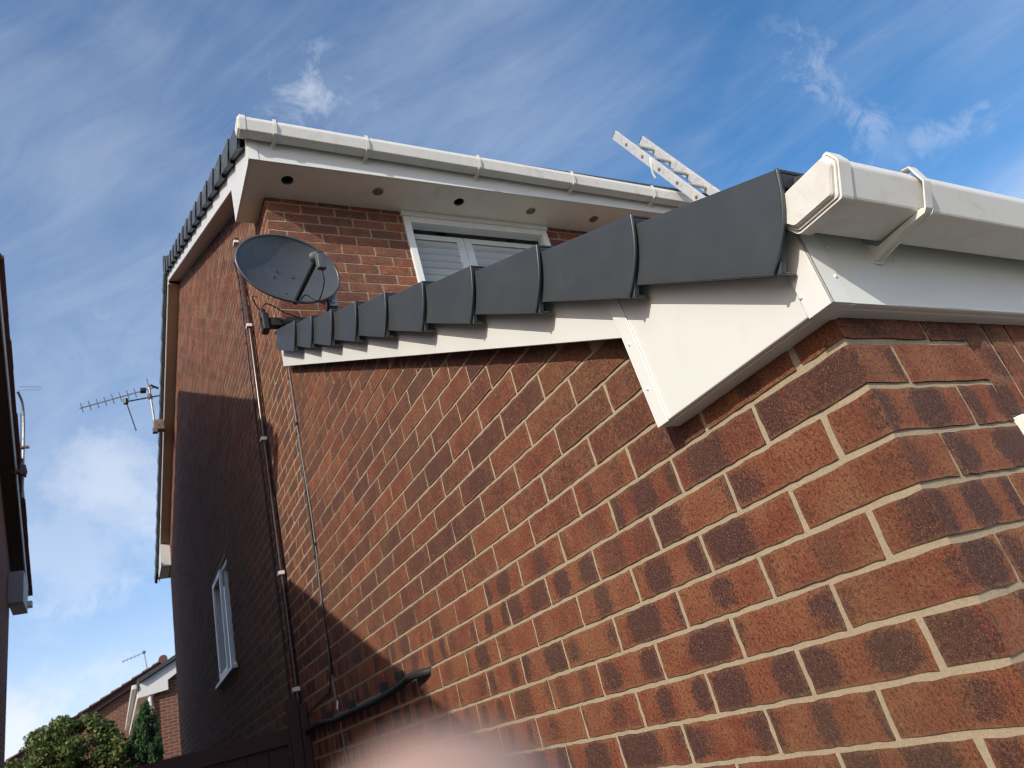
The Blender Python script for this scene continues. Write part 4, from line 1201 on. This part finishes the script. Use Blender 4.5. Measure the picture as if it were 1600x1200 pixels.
for i in range(14):
    a = R_.choice(cents); tk.tube([(-1.65, 17.5, -1 + R_.uniform(0, .9)), ((-1.65 + a[0]) / 2 + .05, (17.5 + a[1]) / 2, (a[2] - .3) / 2), a[:3]], [.025, .014, .005], 5)
tk.ob('trunk', BARK, bush)
con = thing('conifer', 'dense dark green conical conifer standing before the rear house', 'tree', (-.26, 17, GZ))
cents = []
for i in range(330):
    h_ = R_.random() ** .8; z = GZ + .3 + h_ * 3.50
    rad = .72 * (1 - h_) ** .55 * (1 if h_ > .1 else .8) + .03
    a = R_.uniform(0, 6.283); q = rad * (.2 + .8 * R_.random())
    cents.append((-.26 + q * math.cos(a), 17 + q * math.sin(a), z, .07, .07, .16))
foliage('crown', con, cents, 42000, .034, LEAF2, .35, 2.2, 9)
MB().tube([(-.26, 17, GZ), (-.26, 17, 1.4)], [.07, .01], 8).ob('trunk', BARK, con)

# ================================================================== the photographer's hand under the lens
def skin_mat():
    m, h, b = new_mat('skin')
    P = h.pos()
    c = h.mix(h.noise(P, 60, 4, .6), (.36, .235, .185), (.42, .28, .22))
    h.l.new(c, b.inputs['Base Color']); b.inputs['Roughness'].default_value = .5
    b.inputs['Subsurface Weight'].default_value = .15; b.inputs['Subsurface Scale'].default_value = .004
    b.inputs['Subsurface Radius'].default_value = (1, .4, .25)
    h.l.new(h.bump(h.noise(P, 900, 3, .6), .2, .0006), b.inputs['Normal'])
    return m
SKIN = skin_mat()
def cw(x, y, z):    # metres in front of the lens: right, up, forward
    return CAM + CR @ Vector((x, y, -z))
hand = thing('hand', "photographer's hand held up below the lens, one fingertip reaching into the bottom of the view", 'hand', cw(0, -.12, .03))
def chain(segs):
    """skinned skeleton: list of (points, radii) all rooted at the first chain's first point"""
    me = bpy.data.meshes.new('hand_skin')
    off = ORG[hand.name]
    v, e, rad = [], [], []
    for pts, rr, root in segs:
        prev = root
        for p_, r_ in zip(pts, rr):
            v.append(tuple(p_ - off)); rad.append(r_)
            if prev is not None: e.append((prev, len(v) - 1))
            prev = len(v) - 1
    me.from_pydata(v, e, [])
    o = bpy.data.objects.new('palm_and_fingers', me); COL.objects.link(o); o.parent = hand
    md = o.modifiers.new('skin', 'SKIN')
    for i, r_ in enumerate(rad):
        me.skin_vertices[0].data[i].radius = (r_, r_)
    me.skin_vertices[0].data[0].use_root = True
    o.modifiers.new('sub', 'SUBSURF').levels = 2
    o.modifiers['sub'].render_levels = 2
    me.materials.append(SKIN)
    md.use_smooth_shade = True
    return o
segs = [
    ([cw(.026, -.130, .060), cw(.020, -.108, .058), cw(.016, -.090, .054)], [.024, .027, .025], None),             # palm
    ([cw(.030, -.170, .060), cw(.036, -.25, .065), cw(.05, -.36, .07)], [.021, .026, .034], 0),                        # wrist and forearm
    ([cw(.004, -.076, .046), cw(.0, -.056, .040), cw(-.002, -.0305, .034), cw(-.0034, -.0152, .031)], [.0105, .0095, .0085, .0075], 2),
    ([cw(.022, -.080, .050), cw(.024, -.064, .058), cw(.026, -.060, .072), cw(.026, -.066, .082)], [.0100, .0092, .0084, .0075], 2),
    ([cw(.039, -.090, .054), cw(.045, -.078, .064), cw(.046, -.074, .078), cw(.045, -.080, .087)], [.0095, .0088, .0080, .0072], 2),
    ([cw(.050, -.104, .056), cw(.060, -.094, .066), cw(.061, -.090, .078), cw(.059, -.095, .086)], [.0088, .0080, .0072, .0064], 1),
    ([cw(-.008, -.112, .054), cw(-.026, -.096, .052), cw(-.040, -.082, .054)], [.013, .0115, .0092], 0),               # thumb
]
chain(segs)
